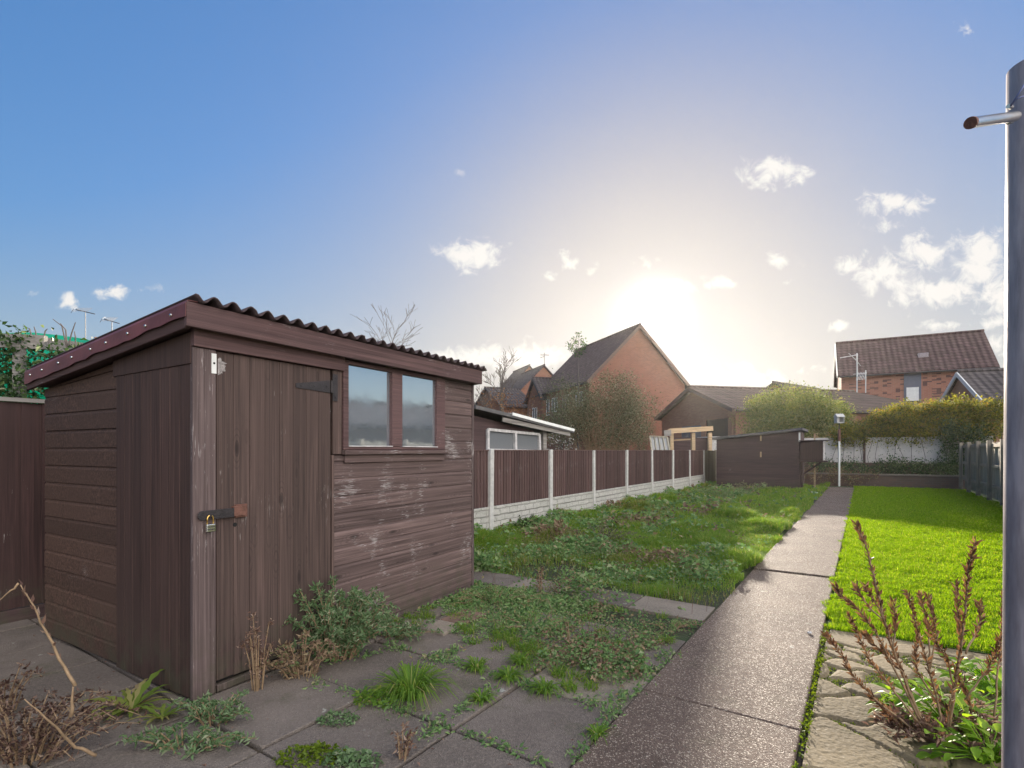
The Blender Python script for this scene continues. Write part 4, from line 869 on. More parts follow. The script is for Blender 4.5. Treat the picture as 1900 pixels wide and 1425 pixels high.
# tall window: dark upper panel, white sash below
wx0 = 3.42
mb = MB(); mb.box(wx0, wx0+.84, -2.84, -2.80, 4.25, 6.0); pw = mb.build('window', M['darkframe'], RH)
mb = MB(); mb.box(wx0+.12, wx0+.72, -2.86, -2.842, 4.33, 5.15); mb.build('pane', M['white'], pw)
mb = MB(); mb.box(wx0+.08, wx0+.76, -2.90, -2.842, 4.27, 4.32); mb.build('sill', M['iron'], pw)
mb = MB(); mb.box(4.25, 4.75, -1.95, -1.5, 7.05, 7.32); mb.build('roof_vent', M['galv'], RH)
mb = MB()      # aerials at the left gable, mast on a chimney bracket
mx0 = 1.0; mb.tube([(mx0, -3.3, 4.9), (mx0, -3.3, 7.4)], .035, 6); mb.tube([(mx0-.9, -3.5, 7.15), (mx0+.05, -3.3, 7.3)], .025, 5)
for k in range(5): mb.tube([(mx0-.05+.06*k, -3.3, 7.0-.1*k), (mx0-.45+.1*k, -3.5, 7.4-.12*k)], .014, 4)
mb.tube([(mx0-.2, -3.3, 6.1), (mx0+.5, -3.3, 6.1)], .02, 4); mb.tube([(mx0+.45, -3.3, 4.9), (mx0+.45, -3.3, 6.3)], .03, 6)
for k in range(6): mb.tube([(mx0-.05+.08*k, -3.4, 5.7), (mx0+.1+.08*k, -3.2, 6.2)], .014, 4)
mb.build('aerial', M['aluminium'], RH)
ga = (17.0*1.3, 26.0, 1.33+3.0*1.3)
GR = house('garage', 'small brick outbuilding with white gable edges half hidden behind the hedge', ga, (.935, -.355), 6.5, 2.6, 3.6, M['brick_buff'], M['tile_dark'], over=.2, barge=M['white'], oh=.15, cat='outbuilding')
# low neighbouring building on the right, outside the picture, mirrored in the shed window
NB = house('outbuilding', 'long low tiled building beyond the right-hand fence, mirrored in the shed window', (15.2, -6, 3.5), (.25, .97), 22, 3.2, 2.35, M['brick_old'], M['tile_dark'], over=.2, cat='building')
# roof and chimney with aerials at the far left, over the ivy
LHa = at(40, 640, 42)
LH = house('distant_house', 'distant house at the far left with a chimney and two television aerials', (LHa.x-8, 42, LHa.z-.1), (1, .05), 19, 4, 6.0, M['brick_red'], M['tile_dark'])
lx = lambda px: at(px, 640, 42).x-(LHa.x-8)
mb = MB(); c0 = lx(168); mb.box(c0-.35, c0+.35, -.35, .35, LHa.z-1, LHa.z+.15); mb.build('chimney', M['brick_buff'], LH)
mb = MB(); mb.lathe([(.16, 0), (.14, .5), (.18, .52), (.18, .6), (.1, .6)], (c0, 0, LHa.z+.15), 12); mb.build('chimney_pot', M['brick_buff'], LH)
for px, hh, lp in ((147, 2.75, 1), (195, 2.0, .8)):
    mb = MB(); a = lx(px); z0 = LHa.z-.6; mb.tube([(a, 0, z0), (a, 0, LHa.z+hh)], .03, 5); mb.tube([(a-.75*lp, 0, LHa.z+hh+.25), (a+.75*lp, 0, LHa.z+hh-.1)], .035, 5)
    for k in range(7): t_ = -.7+k*.17; mb.tube([(a+t_*lp, -.3, LHa.z+hh+.22+.0*t_-.2), (a+t_*lp, .3, LHa.z+hh+.22+.25)], .014, 4)
    for k in (-1, 1): mb.tube([(a-.7*lp, -.3, LHa.z+hh+.2), (a-.9*lp, .3*k, LHa.z+hh+.2+.3*k)], .015, 4)
    mb.build('aerial', M['iron'], LH)

# ------------------------------------------------------------------ ivy pergola over the left fence
PG = empty('pergola', 'old grey timber pergola overgrown with ivy behind the left fence', 'pergola', at(30, 745, 7.2).to_2d().to_3d())
pb = PG.location
mb = MB(); mb.bar(at(-420, 612, 6.6)-pb, at(85, 636, 7.2)-pb, .08, .19); mb.bar(at(60, 634, 7.2)-pb, at(215, 655, 8.2)-pb, .08, .16); mb.build('beam', M['greywood'], PG)
for x in (-330, -150, 36): a = at(x, 640, 7.1)-pb; MB().box(a.x-.05, a.x+.05, a.y-.05, a.y+.05, -.0, a.z).build('post', M['greywood'], PG)
cl_ = np.array([at(rng.uniform(-380, 190), 0, 7.2+rng.uniform(-.25, .5)) for _ in range(520)])
cl_[:, 2] = rng.uniform(1.2, 2.85, 520); keep = []
for i in range(520):
    px_ = 950+cl_[i, 0]/cl_[i, 1]*F
    lim = 2.80-.0022*max(px_-60, 0)+.28*(rng.random() < .12)
    cl_[i, 2] = min(cl_[i, 2], lim); g_ = math.sin(px_*.11)*math.sin(cl_[i, 2]*5.5)
    keep.append(g_ < .42)
foliage('ivy', 'glossy ivy tumbling over the pergola and the left fence', 'ivy', cl_[np.array(keep)], 34, .075, G['ivy'], 12, spread=.10)
mb = MB()
top = [at(x, y, 7.75) for x, y in ((-420, 600), (-200, 606), (0, 618), (60, 617), (110, 622), (160, 629), (215, 650))]; n = len(top)
mb.add([t_ for t_ in top]+[(t_.x, t_.y+.02, 1.1) for t_ in top], [(i, i+1, n+i+1, n+i) for i in range(n-1)])
o = mb.build('netting', M['net'], smooth=True); tag(o, 'bright green shade netting stretched behind the ivy on the left', 'netting')
sd = o.modifiers.new('t', 'SOLIDIFY'); sd.thickness = .004
mb = MB()
for (x, y, x2, y2, x3, y3) in ((125, 640, 115, 605, 98, 592), (125, 640, 122, 612, 112, 600), (125, 640, 133, 618, 140, 598), (140, 642, 140, 625, 138, 615), (60, 620, 55, 610, 42, 605), (80, 624, 84, 614, 88, 610), (68, 622, 66, 615, 63, 606)):
    mb.tube([at(x, y+10, 7.4), at(x2, y2, 7.4), at(x3, y3, 7.4)], [.010, .008, .005], 4)
o = mb.build('bare_shoots', M['twig']); tag(o, 'bare shoots sticking up above the ivy pergola', 'shoots')

# ------------------------------------------------------------------ lean-to and timber frame over the fence
NS = empty('neighbour_shed', 'dilapidated dark lean-to with peeling white window frames and a sagging roof over the fence', 'shed', at(876, 800, 9.3).to_2d().to_3d(), R(45))
nb_ = NS.location; Mi = Matrix.LocRotScale(nb_, NS.rotation_euler, None).inverted()
def nl(x, y, Y): return Mi @ at(x, y, Y)
mb = MB(); vs = [(-.8, 0, 0), (1.62, 0, 0), (1.62, 0, 1.72), (-.8, 0, 2.08)]
mb.add(vs+[(x, 1.8, z) for x, _, z in vs], [(0, 1, 2, 3), (7, 6, 5, 4), (0, 4, 5, 1), (1, 5, 6, 2), (2, 6, 7, 3), (3, 7, 4, 0)]); mb.build('wall', M['farshed'], NS)
def nx_(px):      # local x on the wall plane y=0 for a photo column
    u_ = (px-950)/F; return (u_*nb_.y-nb_.x)/(.7071*(1-u_))
def nz_(px, py): x = nx_(px); Y = nb_.y+.7071*x; return H-(py-HZ)/F*Y
mb = MB()
fr4 = [(903, 797), (998, 806), (999, 837), (903, 835)]; pts4 = [Vector((nx_(x), -.03, nz_(x, y))) for x, y in fr4]
for i in range(4): mb.bar(pts4[i], pts4[(i+1) % 4], .05, .05, (0, 1, 0))
ma = pts4[0].lerp(pts4[1], .5); mc = pts4[3].lerp(pts4[2], .5); mb.bar(ma, mc, .05, .08, (0, 1, 0))
w_ = mb.build('window', M['dirtywhite'], NS)
for a, b_, c_, d_ in ((pts4[0], ma, mc, pts4[3]), (ma, pts4[1], pts4[2], mc)):
    m2 = MB(); m2.add([v+Vector((0, .02, 0)) for v in (a, b_, c_, d_)], [(0, 1, 2, 3)]); m2.build('pane', M['glass_far'], w_)
mb = MB(); x0 = nx_(1008); mb.box(x0-.05, x0+.05, -.05, .02, 0, 1.74); mb.build('corner_post', M['greywood'], NS)
mb = MB()
t0, t1, t2, t3_ = nx_(868), nx_(935), nx_(1000), nx_(1050)
zs = [(t0, nz_(868, 757)+.02), (t1, nz_(935, 771)), (t2, nz_(1000, 788)), (t3_, nz_(1050, 800))]
va = []; 
for x, z in zs: va += [(x, -.22, z-.045), (x, -.22, z+.02), (x, 2.0, z+.05), (x, 2.0, z-.01)]
fa = [(k*4+j, k*4+(j+1) % 4, k*4+4+(j+1) % 4, k*4+4+j) for k in range(3) for j in range(4)]+[(0, 1, 2, 3), (15, 14, 13, 12)]
mb.add(va, fa); mb.build('roof', M['felt'], NS)
mb = MB(); mb.bar((t1, -.225, zs[1][1]+.02), (t2, -.225, zs[2][1]+.02), .02, .055); mb.bar((t2, -.225, zs[2][1]+.02), (t3_, -.225, zs[3][1]+.015), .02, .055); mb.build('roof_edge', M['white'], NS)
mb = MB(); mb.bar((t1-.2, -.17, zs[1][1]-.09), (t3_-.08, -.17, zs[3][1]-.07), .03, .08); mb.build('fascia', M['greywood'], NS)
# timber frame structure, leaning old window, pale sheet
TF = empty('timber_frame', 'pale new timber door frame standing behind the fence', 'timber frame', at(1265, 836, 22).to_2d().to_3d()); tb = TF.location
mb = MB()
for x in (1246, 1286, 1317): mb.bar(at(x, 893, 22)-tb, at(x, 803, 22)-tb, .15, .14)
mb.bar(at(1240, 800, 21.9)-tb, at(1322, 795, 21.9)-tb, .16, .2); mb.bar(at(1250, 817, 22.05)-tb, at(1283, 815, 22.05)-tb, .05, .06); mb.build('frame', M['timber'], TF)
mb = MB(); mb.bar(at(1232, 804, 20)-tb, at(1245, 803, 20)-tb, .05, .22); mb.build('brace', M['greywood'], TF)
LW = empty('old_window', 'grey four-pane window panel leaning on the fence beside the timber frame', 'window', at(1225, 836, 18.2).to_2d().to_3d()); lb = LW.location
q4_ = [at(1206, 809, 18.2), at(1238, 811, 18.2), at(1243, 840, 18.0), at(1210, 840, 18.0)]
mb = MB()
for i in range(4): mb.bar(q4_[i]-lb, q4_[(i+1) % 4]-lb, .05, .04, (0, 1, 0))
for t_ in (.25, .5, .75): mb.bar(q4_[0].lerp(q4_[1], t_)-lb, q4_[3].lerp(q4_[2], t_)-lb, .03, .04, (0, 1, 0))
mb.build('frame', M['fence_grey'], LW); mb = MB(); mb.add([v-lb+Vector((0, .02, 0)) for v in q4_], [(0, 1, 2, 3)]); mb.build('pane', M['glass_far'], LW)
SS = empty('shelter', 'dark open shelter with a pale sheet roof behind the timber frame', 'shelter', at(1290, 836, 23.5).to_2d().to_3d()); sb = SS.location
mb = MB(); a = at(1232, 806, 23.5)-sb; b_ = at(1335, 812, 23.5)-sb; mb.box(a.x, b_.x, 0, 1.6, 0, b_.z); mb.build('body', M['farshed'], SS)
mb = MB(); mb.box(a.x+1.9, b_.x+.35, -.4, -.36, b_.z-.75, b_.z-.02); mb.box(a.x+1.9, b_.x+.6, -.5, 1.2, b_.z, b_.z+.04); mb.build('roof_sheet', M['dirtywhite'], SS, bevel=.01)
o.modifiers.clear() if 0 else None

# ------------------------------------------------------------------ trees and shrubs behind the fence
def grow(mb, p, d, L, r, depth, spread=.55, kids=3, twist=0, tips=None, mins=.0035, gl=.72):
    n = 4; pts = [p]; rad = [r]; d = d.normalized(); q = p
    for i in range(n):
        d = (d+Vector((rnd.uniform(-1, 1), rnd.uniform(-1, 1), rnd.uniform(-.6, .9)))*.10).normalized(); q = q+d*(L/n); pts.append(q); rad.append(max(mins, r*(1-.5*(i+1)/n)))
    mb.tube(pts, rad, 5 if depth > 2 else 4, cap=False)
    if depth == 0:
        if tips is not None: tips.append(q)
        return
    for k in range(kids):
        t = rnd.uniform(.35, 1) if k else 1; i = min(n-1, int(t*n)); b = pts[i].lerp(pts[i+1], t*n-i) if t < 1 else pts[-1]
        nd = (d+Vector((rnd.uniform(-1, 1), rnd.uniform(-1, 1), rnd.uniform(-.35, .75)))*spread*1.35).normalized()
        grow(mb, b, nd, L*rnd.uniform(gl-.15, gl+.1), max(mins, rad[i]*.6), depth-1, spread, kids, 0, tips, mins, gl)
def bare_tree(label, x, ytop, Y, trunk_h, depth=5, r=.09, seed=1, spread=.55, L=None, extra=None):
    global rnd; rnd = random.Random(seed); top = at(x, ytop, Y); base = Vector((top.x, top.y, 0))
    e = empty('bare_tree', label, 'tree', base); mb = MB(); tr = MB()
    tr.tube([(0, 0, 0), (.03, 0, trunk_h*.5), (0, .02, trunk_h)], [r*1.4, r*1.1, r], 8, cap=False); tr.build('trunk', M['bark'], e, True)
    tips = []; L = L or (top.z-trunk_h)*.36
    for k in range(4):
        a = k*1.6+rnd.random(); grow(mb, Vector((0, 0, trunk_h-.02-.25*k*(trunk_h > 2))), Vector((math.cos(a)*(.5 if k else .05), math.sin(a)*.4*(1 if k else .1), 1)), L*(1 if k == 0 else .8), r*.6, depth, spread, 3, 0, tips, .0045*Y/14)
    mz = max(v[2] for v in mb.v); s = (top.z-trunk_h)/(mz-trunk_h); mb.v = [(x_*1, y_*1, trunk_h+(z_-trunk_h)*s if z_ > trunk_h else z_) for x_, y_, z_ in mb.v]
    mb.build('crown', M['twig'], e); return e
bare_tree('slender bare tree rising behind the corrugated roof of the brown shed', 712, 558, 16, 3.2, 4, .07, 3, .62, L=1.15)
bare_tree('bare birch-like tree left of the far brick houses', 931, 640, 26, 4.2, 4, .09, 8, .5)
bare_tree('thin bare tree low behind the lean-to roof, just right of the brown shed', 893, 715, 17, 2.0, 4, .05, 12, .6)
rnd = random.Random(40)
c = at(940, 765, 15.5); foliage('autumn_shrub', 'twiggy shrub with rusty brown leaves above the lean-to roof', 'shrub', ellip(c, (.95, .8, .75), 150, 41), 8, .055, G['rust'], 14, stems=spray(c, (1.0, .8, .85), 40, .014), spread=.12)
c = at(955, 792, 13.5); foliage('seed_head_shrub', 'low climber with fluffy white seed heads along the lean-to roof', 'shrub', np.array([at(rng.uniform(905, 1060), 0, 13.5+rng.uniform(-.3, .3)) for _ in range(90)])*np.array([1, 1, 0])+np.array([[0, 0, z_] for z_ in rng.uniform(1.2, 1.95, 90)]), 12, .05, leafmat('seed_head_fluff', [(0, (.12, .10, .06)), (.6, (.2, .17, .11)), (.8, (.5, .47, .42)), (1, (.7, .67, .62))], .4, (1, 1, 1)), 15, spread=.08)
c = at(1120, 775, 17); foliage('large_shrub', 'large tangled grey-green shrub with arching stems in front of the brick gable', 'shrub', np.concatenate([ellip(at(1125, 770, 17), (1.5, 1.1, 1.22), 330, 42), ellip(at(1165, 790, 16.8), (.8, .8, .8), 110, 43), ellip(at(1060, 785, 17.2), (1.0, .8, .75), 140, 44), ellip(at(1150, 738, 17.2), (.75, .5, .85), 120, 45)]), 26, .06, G['olive'], 16, stems=spray(c, (1.7, 1.0, 1.25), 150, .016), spread=.14, stem_mat=M['drystem'])
c = at(1040, 735, 19); foliage('dark_shrub', 'dark evergreen shrub between the brick wing and the tangled shrub', 'shrub', np.concatenate([ellip(at(1045, 735, 19.5), (.85, .6, .7), 90, 46), ellip(at(1080, 752, 19.0), (.8, .7, .9), 100, 47), ellip(at(1010, 790, 18.5), (.9, .6, .6), 80, 48)]), 16, .06, G['olive'], 17, stems=spray(c, (1.2, .7, .8), 40, .014), spread=.15)
c = at(1070, 650, 20); tp = [at(1064, 630, 20), at(1075, 620, 20), at(1080, 632, 20), at(1058, 638, 20), at(1069, 634, 20), at(1084, 638, 20), at(1060, 646, 20), at(1067, 650, 20), at(1076, 652, 20), at(1082, 650, 20), at(1072, 657, 20)]
foliage('tall_sapling', 'tall sapling whose leafy tips stand against the sky beside the steep roof', 'tree', np.array(tp), 22, .10, G['ivy'], 18, spread=.07,
        stems=lambda mb: [mb.tube([at(1072, 1000, 20), at(1073, 700, 20), at(1072, 658, 20)], [.05, .03, .02], 6)]+[mb.tube([at(1072, 665, 20), (at(1072, 655, 20)+t_)/2, t_], [.014, .011, .008], 4) for t_ in tp])
c = at(1195, 815, 18.8); foliage('shrub', 'small scrubby shrub left of the leaning window panel', 'shrub', ellip(c, (.55, .4, .5), 60, 49), 18, .05, G['olive'], 19, stems=spray(c, (.5, .4, .5), 14, .01), spread=.10)
c = at(1350, 790, 22.5)

# ------------------------------------------------------------------ foreground plants
def grass_tuft(label, x, y, n, h, r, seed, mat=None, group='grass tufts in the slab joints'):
    rg = np.random.default_rng(seed); b = gnd(x, y, .012); th = rg.uniform(0, 2*np.pi, n); rr = r*rg.random(n)**.7
    pos = np.stack([rr*np.cos(th)*.5, rr*np.sin(th)*.5, np.zeros(n)], 1)
    # blades fan outwards in three segments
    hh = h*rg.uniform(.55, 1.15, n); d = np.stack([np.cos(th), np.sin(th), np.zeros(n)], 1); le = rg.uniform(.45, 1.5, n)[:, None]
    sd = np.stack([-np.sin(th), np.cos(th), np.zeros(n)], 1); w = rg.uniform(.0022, .0046, n)[:, None]; up = np.array([[0, 0, 1.]]); H_ = hh[:, None]
    m1 = pos+up*H_*.45+d*H_*le*.25; m2 = pos+up*H_*(.85-.25*le)+d*H_*le*.65; tp_ = pos+up*H_*(.95-.65*le)+d*H_*le*1.05
    V = np.stack([pos-sd*w, pos+sd*w, m1+sd*w, m1-sd*w, m2+sd*w*.8, m2-sd*w*.8, tp_], 1).reshape(-1, 3); i = np.arange(n)[:, None]*7
    e = np_obj('grass_tuft', V, np.concatenate([i+[[0, 1, 2, 3]], i+[[3, 2, 4, 5]]]), i+[[5, 4, 6]], mat or G['tuft']); e.location = b
    return tag(e, label, 'grass tuft', group)
grass_tuft('largest bright grass tuft, sprawling over a joint in the middle of the patio', 762, 1290, 300, .17, .16, 61)
grass_tuft('small grass tuft just beyond the largest one, nearer the weed bed', 884, 1243, 110, .085, .07, 62)
grass_tuft('grass tuft on the joint below the weed bed, right of centre', 944, 1262, 120, .085, .07, 63)
grass_tuft('rightmost grass tuft, at the corner of the pale slab', 1010, 1283, 110, .08, .07, 64)
grass_tuft('small grass tuft on the slab joint to the right of the largest one', 893, 1303, 90, .07, .05, 65)
grass_tuft('grass tuft on the joint beside the bed of weeds, near the shed corner', 965, 1232, 90, .08, .06, 66)
grass_tuft('tiny grass sprig in the joint at the left edge of the path', 1108, 1368, 50, .06, .03, 67)
grass_tuft('dull grass hummock against the gravel boards of the long fence', 1185, 945, 260, .33, .3, 68, G['dull'], 'grass hummocks by the fence')
def patch(name, label, cat, x, y, rx, ry, n, size, mat, seed, hmax=.05, aspect=.6, flat=.5, group=None):
    rg = np.random.default_rng(seed); b = gnd(x, y, .012); t = rg.uniform(0, 2*np.pi, n); s = rg.random(n)**.55
    pos = np.stack([rx*s*np.cos(t), ry*s*np.sin(t), .004+hmax*rg.random(n)*(1-s*.7)], 1)
    V, t3 = leaves(pos, rg.uniform(.6, 1.3, n)*size, rg, aspect=aspect, flat=flat); e = np_obj(name, V, None, t3, mat); e.location = b
    return tag(e, label, cat, group)
patch('weed_patch', 'flat patch of small pale weeds on the slab left of the big grass tuft', 'weeds', 627, 1338, .10, .07, 260, .020, G['mound'], 71)
patch('weed_patch', 'leafy weeds hugging the left foot of the big grass tuft', 'weeds', 700, 1300, .12, .09, 300, .026, G['tuft'], 72, .07)
patch('weed_patch', 'yellowish mossy weeds at the bottom edge, left of the dead stalk', 'weeds', 580, 1408, .16, .08, 420, .022, G['moss'], 73, .06)
patch('weed_patch', 'grey-green weeds at the bottom edge between the yellow weeds and the dead stalk', 'weeds', 650, 1418, .13, .06, 260, .026, G['mound'], 77, .07)
# joints: little weeds strung along the slab joints
def joint_weeds():
    rg = np.random.default_rng(80); pos = []
    for (a, b_, n, w) in (((579, 1271), (825, 1350), 260, .026), ((825, 1350), (1015, 1425), 110, .012), ((686, 1311), (876, 1189), 420, .035), ((765, 1385), (929, 1278), 200, .022), ((718, 1202), (1128, 1319), 520, .03), ((1160, 1309), (1059, 1423), 160, .02), ((1250, 1215), (1128, 1320), 300, .04), ((560, 1240), (700, 1215), 120, .03)):
        A_ = gnd(*a); B_ = gnd(*b_)
        for _ in range(n):
            t = rg.random(); 
            if math.sin(t*19+a[0]) < -.35 and rg.random() < .8: continue
            v = A_.lerp(B_, t); pos.append((v.x+rg.normal()*w, v.y+rg.normal()*w, .012+rg.random()*.022))
    pos = pos+pos; V, t3 = leaves(np.array(pos)+rg.normal(size=(len(pos), 3))*np.array([.012, .012, .004]), rg.uniform(.012, .036, len(pos)), rg, flat=.3, aspect=.45)
    o = np_obj('joint_weeds', V, None, t3, G['weed']); tag(o, 'small weeds growing along the joints between the patio slabs', 'weeds', kind='stuff')
    pos = []
    for _ in range(1500):
        p_ = rg.uniform(1.2, 4.6); 
        if math.sin(p_*9) < -.3 and rg.random() < .6: continue
        v = pq(p_, -.225+rg.normal()*.012, .0); pos.append((v.x, v.y, rg.random()*.03))
    V, t3 = leaves(np.array(pos), rg.uniform(.010, .024, len(pos)), rg, flat=.2)
    o = np_obj('edge_moss', V, None, t3, G['moss']); tag(o, 'line of moss and clover in the gap between path and crazy paving', 'moss', kind='stuff')
joint_weeds()
def litter():
    rg = np.random.default_rng(88); n = 700; p = rg.uniform(.9, 4.1, n); q = rg.uniform(-5.0, -.3, n); k = (q < -1.0) | (rg.random(n) < .25); p, q = p[k], q[k]
    jp = np.abs((p-1.30+.3) % .597-.3); jq = np.abs((-1.01-q+.3) % .597-.3); k = (np.minimum(jp, jq) < .06) | (rg.random(len(p)) < .35); p, q = p[k], q[k]
    V, t3 = leaves(xyz(p, q, np.full(len(p), .026)), rg.uniform(.008, .026, len(p)), rg, flat=.8, droop=.1); V[:, 2] = np.maximum(V[:, 2], .020)
    o = np_obj('leaf_litter', V, None, t3, G['dry']); tag(o, 'dry leaf litter scattered over the patio slabs and joints', 'litter', kind='stuff')
litter()
def leafy_mound(name, label, cat, x, y, rx, ry, h, nstem, nleaf, size, mat, seed, lean=(0, 0), stem=None, group=None):
    r_ = random.Random(seed); rg = np.random.default_rng(seed); b = gnd(x, y, 0); e = empty(name, label, cat, b, 0, group); mb = MB(); pts = []; dirs = []
    for k in range(nstem):
        a = r_.uniform(0, 6.28); s = r_.random()**.5; bx, by = .35*rx*math.cos(a)*s, .35*ry*math.sin(a)*s; ht = h*r_.uniform(.45, 1.05)*(1-.35*s)
        tx, ty = rx*math.cos(a)*s+lean[0]*ht, ry*math.sin(a)*s+lean[1]*ht
        c_ = [Vector((bx, by, 0)), Vector((bx*.6+tx*.4, by*.6+ty*.4, ht*.62)), Vector((tx, ty, ht)), Vector((tx*1.25, ty*1.25, ht*(.94 if k % 3 else .8)))]
        mb.tube(c_, [.004, .003, .002, .0012], 4)
        for j in range(nleaf):
            t = r_.uniform(.12, 1)*3; i = min(2, int(t)); v = c_[i].lerp(c_[i+1], t-i); pts.append(v+Vector((r_.uniform(-1, 1), r_.uniform(-1, 1), r_.uniform(-1, 1)))*.012)
            dirs.append((r_.uniform(-1, 1), r_.uniform(-1, 1), r_.uniform(-.5, .9)))
    mb.build('stem', stem or M['drystem'], e)
    V, t3 = leaves(np.array([tuple(p_) for p_ in pts]), rg.uniform(.6, 1.35, len(pts))*size, rg, np.array(dirs), aspect=.38, droop=.35); V[:, 2] = np.maximum(V[:, 2], .005)
    np_obj('foliage', V, None, t3, mat, e); return e
leafy_mound('weed_clump', 'tall bushy green weed clump leaning against the shed below the window', 'weeds', 622, 1222, .34, .22, .56, 95, 62, .030, G['mound'], 91)
leafy_mound('weed_clump', 'lower leafy weeds trailing right along the shed base', 'weeds', 720, 1185, .32, .14, .16, 34, 40, .028, G['mound'], 92)
leafy_mound('weed_clump', 'drooping half-withered weeds in front of the shed door threshold', 'weeds', 560, 1262, .20, .12, .30, 22, 30, .03, G['weed_dead'], 93)
leafy_mound('dead_weed', 'brown dried weed hanging in front of the shed door', 'dead plant', 478, 1285, .09, .06, .55, 10, 40, .018, G['dry'], 94)
leafy_mound('weed_clump', 'green and brown weeds under the shed corner post', 'weeds', 395, 1345, .20, .10, .17, 20, 30, .026, G['mound'], 95)
leafy_mound('weed_clump', 'weedy sprawl at the bottom left beside the dead foliage', 'weeds', 340, 1395, .26, .08, .13, 20, 30, .028, G['mound'], 96)
leafy_mound('weed_clump', 'low spreading leafy weeds in the bed just right of the shed wall end', 'weeds', 920, 1120, .42, .26, .15, 50, 34, .022, G['weed'], 97)
leafy_mound('weed_clump', 'broad soft-leaved weeds in the middle of the near weed bed', 'weeds', 990, 1165, .36, .2, .09, 34, 22, .026, G['weed'], 98)
leafy_mound('weed_clump', 'bushy weeds at the tip of the near weed bed beside the path', 'weeds', 1245, 1165, .22, .14, .05, 20, 16, .018, G['weed'], 99)
leafy_mound('weed_clump', 'wiry seeding weeds in front of the third bay of the fence', 'weeds', 1120, 1010, .5, .4, .26, 40, 30, .03, G['olive'], 100)
leafy_mound('ivy_plant', 'dark ivy climbing the first concrete post beside the shed', 'ivy', 905, 985, .16, .12, .62, 26, 30, .05, G['ivy'], 101)
leafy_mound('ivy_plant', 'low dark ivy along the foot of the gravel board', 'ivy', 965, 978, .5, .25, .22, 40, 26, .05, G['ivy'], 102)
leafy_mound('flowering_weed', 'tall weed with pale seed heads against the far shed wall', 'weeds', 1395, 915, .55, .3, .45, 30, 26, .05, G['olive'], 103)
leafy_mound('weed_clump', 'weeds along the foot of the far shed', 'weeds', 1345, 925, .9, .4, .36, 40, 26, .06, G['weed'], 104)
leafy_mound('dead_weed', 'thin dead brown stalk standing in the weeds right of the shed', 'dead plant', 1003, 1105, .03, .03, .34, 5, 14, .03, G['dry'], 105)
leafy_mound('dead_weed', 'short dead stalk in the near weed bed', 'dead plant', 1056, 1205, .03, .03, .24, 4, 10, .02, G['dry'], 106)
leafy_mound('dead_weed', 'broken dead stalk standing on the patio at the bottom of the picture', 'dead plant', 745, 1415, .05, .04, .20, 7, 14, .025, G['dry'], 107)
# dandelion-like rosette beside the shed
def rosette(label, x, y, n, L, seed, mat, w=.16, rise=.45):
    r_ = random.Random(seed); b = gnd(x, y, .01); mb = MB()
    for k in range(n):
        a = 6.283*k/n+r_.uniform(-.2, .2); d = Vector((math.cos(a), math.sin(a), 0)); sd = Vector((-d.y, d.x, 0)); l = L*r_.uniform(.6, 1.1); up = r_.uniform(.25, 1)*rise
        pts = []; m_ = 9
        for i in range(m_+1):
            t = i/m_; wv_ = l*w*math.sin(math.pi*min(1, t**.8+.02))*(1.0 if i % 2 else .45); c_ = d*l*t+Vector((0, 0, l*up*math.sin(t*2.2)*.8+.004)); pts.append((c_-sd*wv_+Vector((0, 0, .15*wv_)), c_, c_+sd*wv_+Vector((0, 0, .15*wv_))))
        vs = [v for t in pts for v in t]; mb.add(vs, [(i*3+j, i*3+j+1, i*3+j+4, i*3+j+3) for i in range(m_) for j in range(2)])
    o = mb.build('rosette_weed', mat, smooth=True, loc=b); return tag(o, label, 'weeds')
rosette('dandelion-like rosette of long toothed leaves beside the shed side wall', 245, 1318, 30, .24, 110, G['dull'], .09, .6)
rosette('small rosette of toothed leaves at the foot of the shed corner', 300, 1335, 20, .15, 111, G['dull'], .09)
# bottom-left mass of dead foliage with long stalks
leafy_mound('dead_plant', 'mass of reddish-brown dead foliage filling the bottom left corner', 'dead plant', 40, 1415, .40, .18, .34, 60, 40, .022, G['dead'], 121)
leafy_mound('dead_plant', 'thin dead foliage at the left edge above the stalks', 'dead plant', 5, 1330, .14, .12, .30, 14, 22, .026, G['dead'], 122)
def stalk(label, pts, Y, r, leaf=None, seed=0, nl_=0, ls=.03, pods=False, mat=None, podmat=None, name='dry_stalk', parent=None):
    r_ = random.Random(seed); V3 = [at(x, y, Y0) for (x, y), Y0 in zip(pts, Y)]
    # densify
    c_ = []
    for i in range(len(V3)-1):
        for t in (0, .25, .5, .75): 
            v = V3[i].lerp(V3[i+1], t); c_.append(v+Vector((r_.uniform(-1, 1), r_.uniform(-1, 1), r_.uniform(-1, 1)))*.0025)
    c_.append(V3[-1]); n = len(c_); e = parent or empty(name, label, 'dead stalk', (V3[0].x, V3[0].y, max(0, V3[0].z)))
    b = e.location
    mb = MB(); mb.tube([v-b for v in c_], [r*(1-.75*i/(n-1)) for i in range(n)], 6); mb.build('stem', mat or M['drystem'], e, True)
    if nl_:
        pos = []; dr_ = []; rg = np.random.default_rng(seed)
        for j in range(nl_):
            t = (j+.5)/nl_; t = .25+.75*t; x = t*(n-1); i = min(n-2, int(x)); v = c_[i].lerp(c_[i+1], x-i)-b; ax = (c_[i+1]-c_[i]).normalized(); s_ = ax.orthogonal().normalized(); s_ = Matrix.Rotation(j*2.4, 3, ax) @ s_
            pos.append(tuple(v)); dr_.append(tuple(ax*1.1+s_*.6))
        V, t3 = leaves(np.array(pos), rg.uniform(.7, 1.2, nl_)*ls, rg, np.array(dr_), aspect=.30, droop=.05); np_obj('seed_pods' if pods else 'leaves', V, None, t3, podmat or G['pod'], e)
    return e
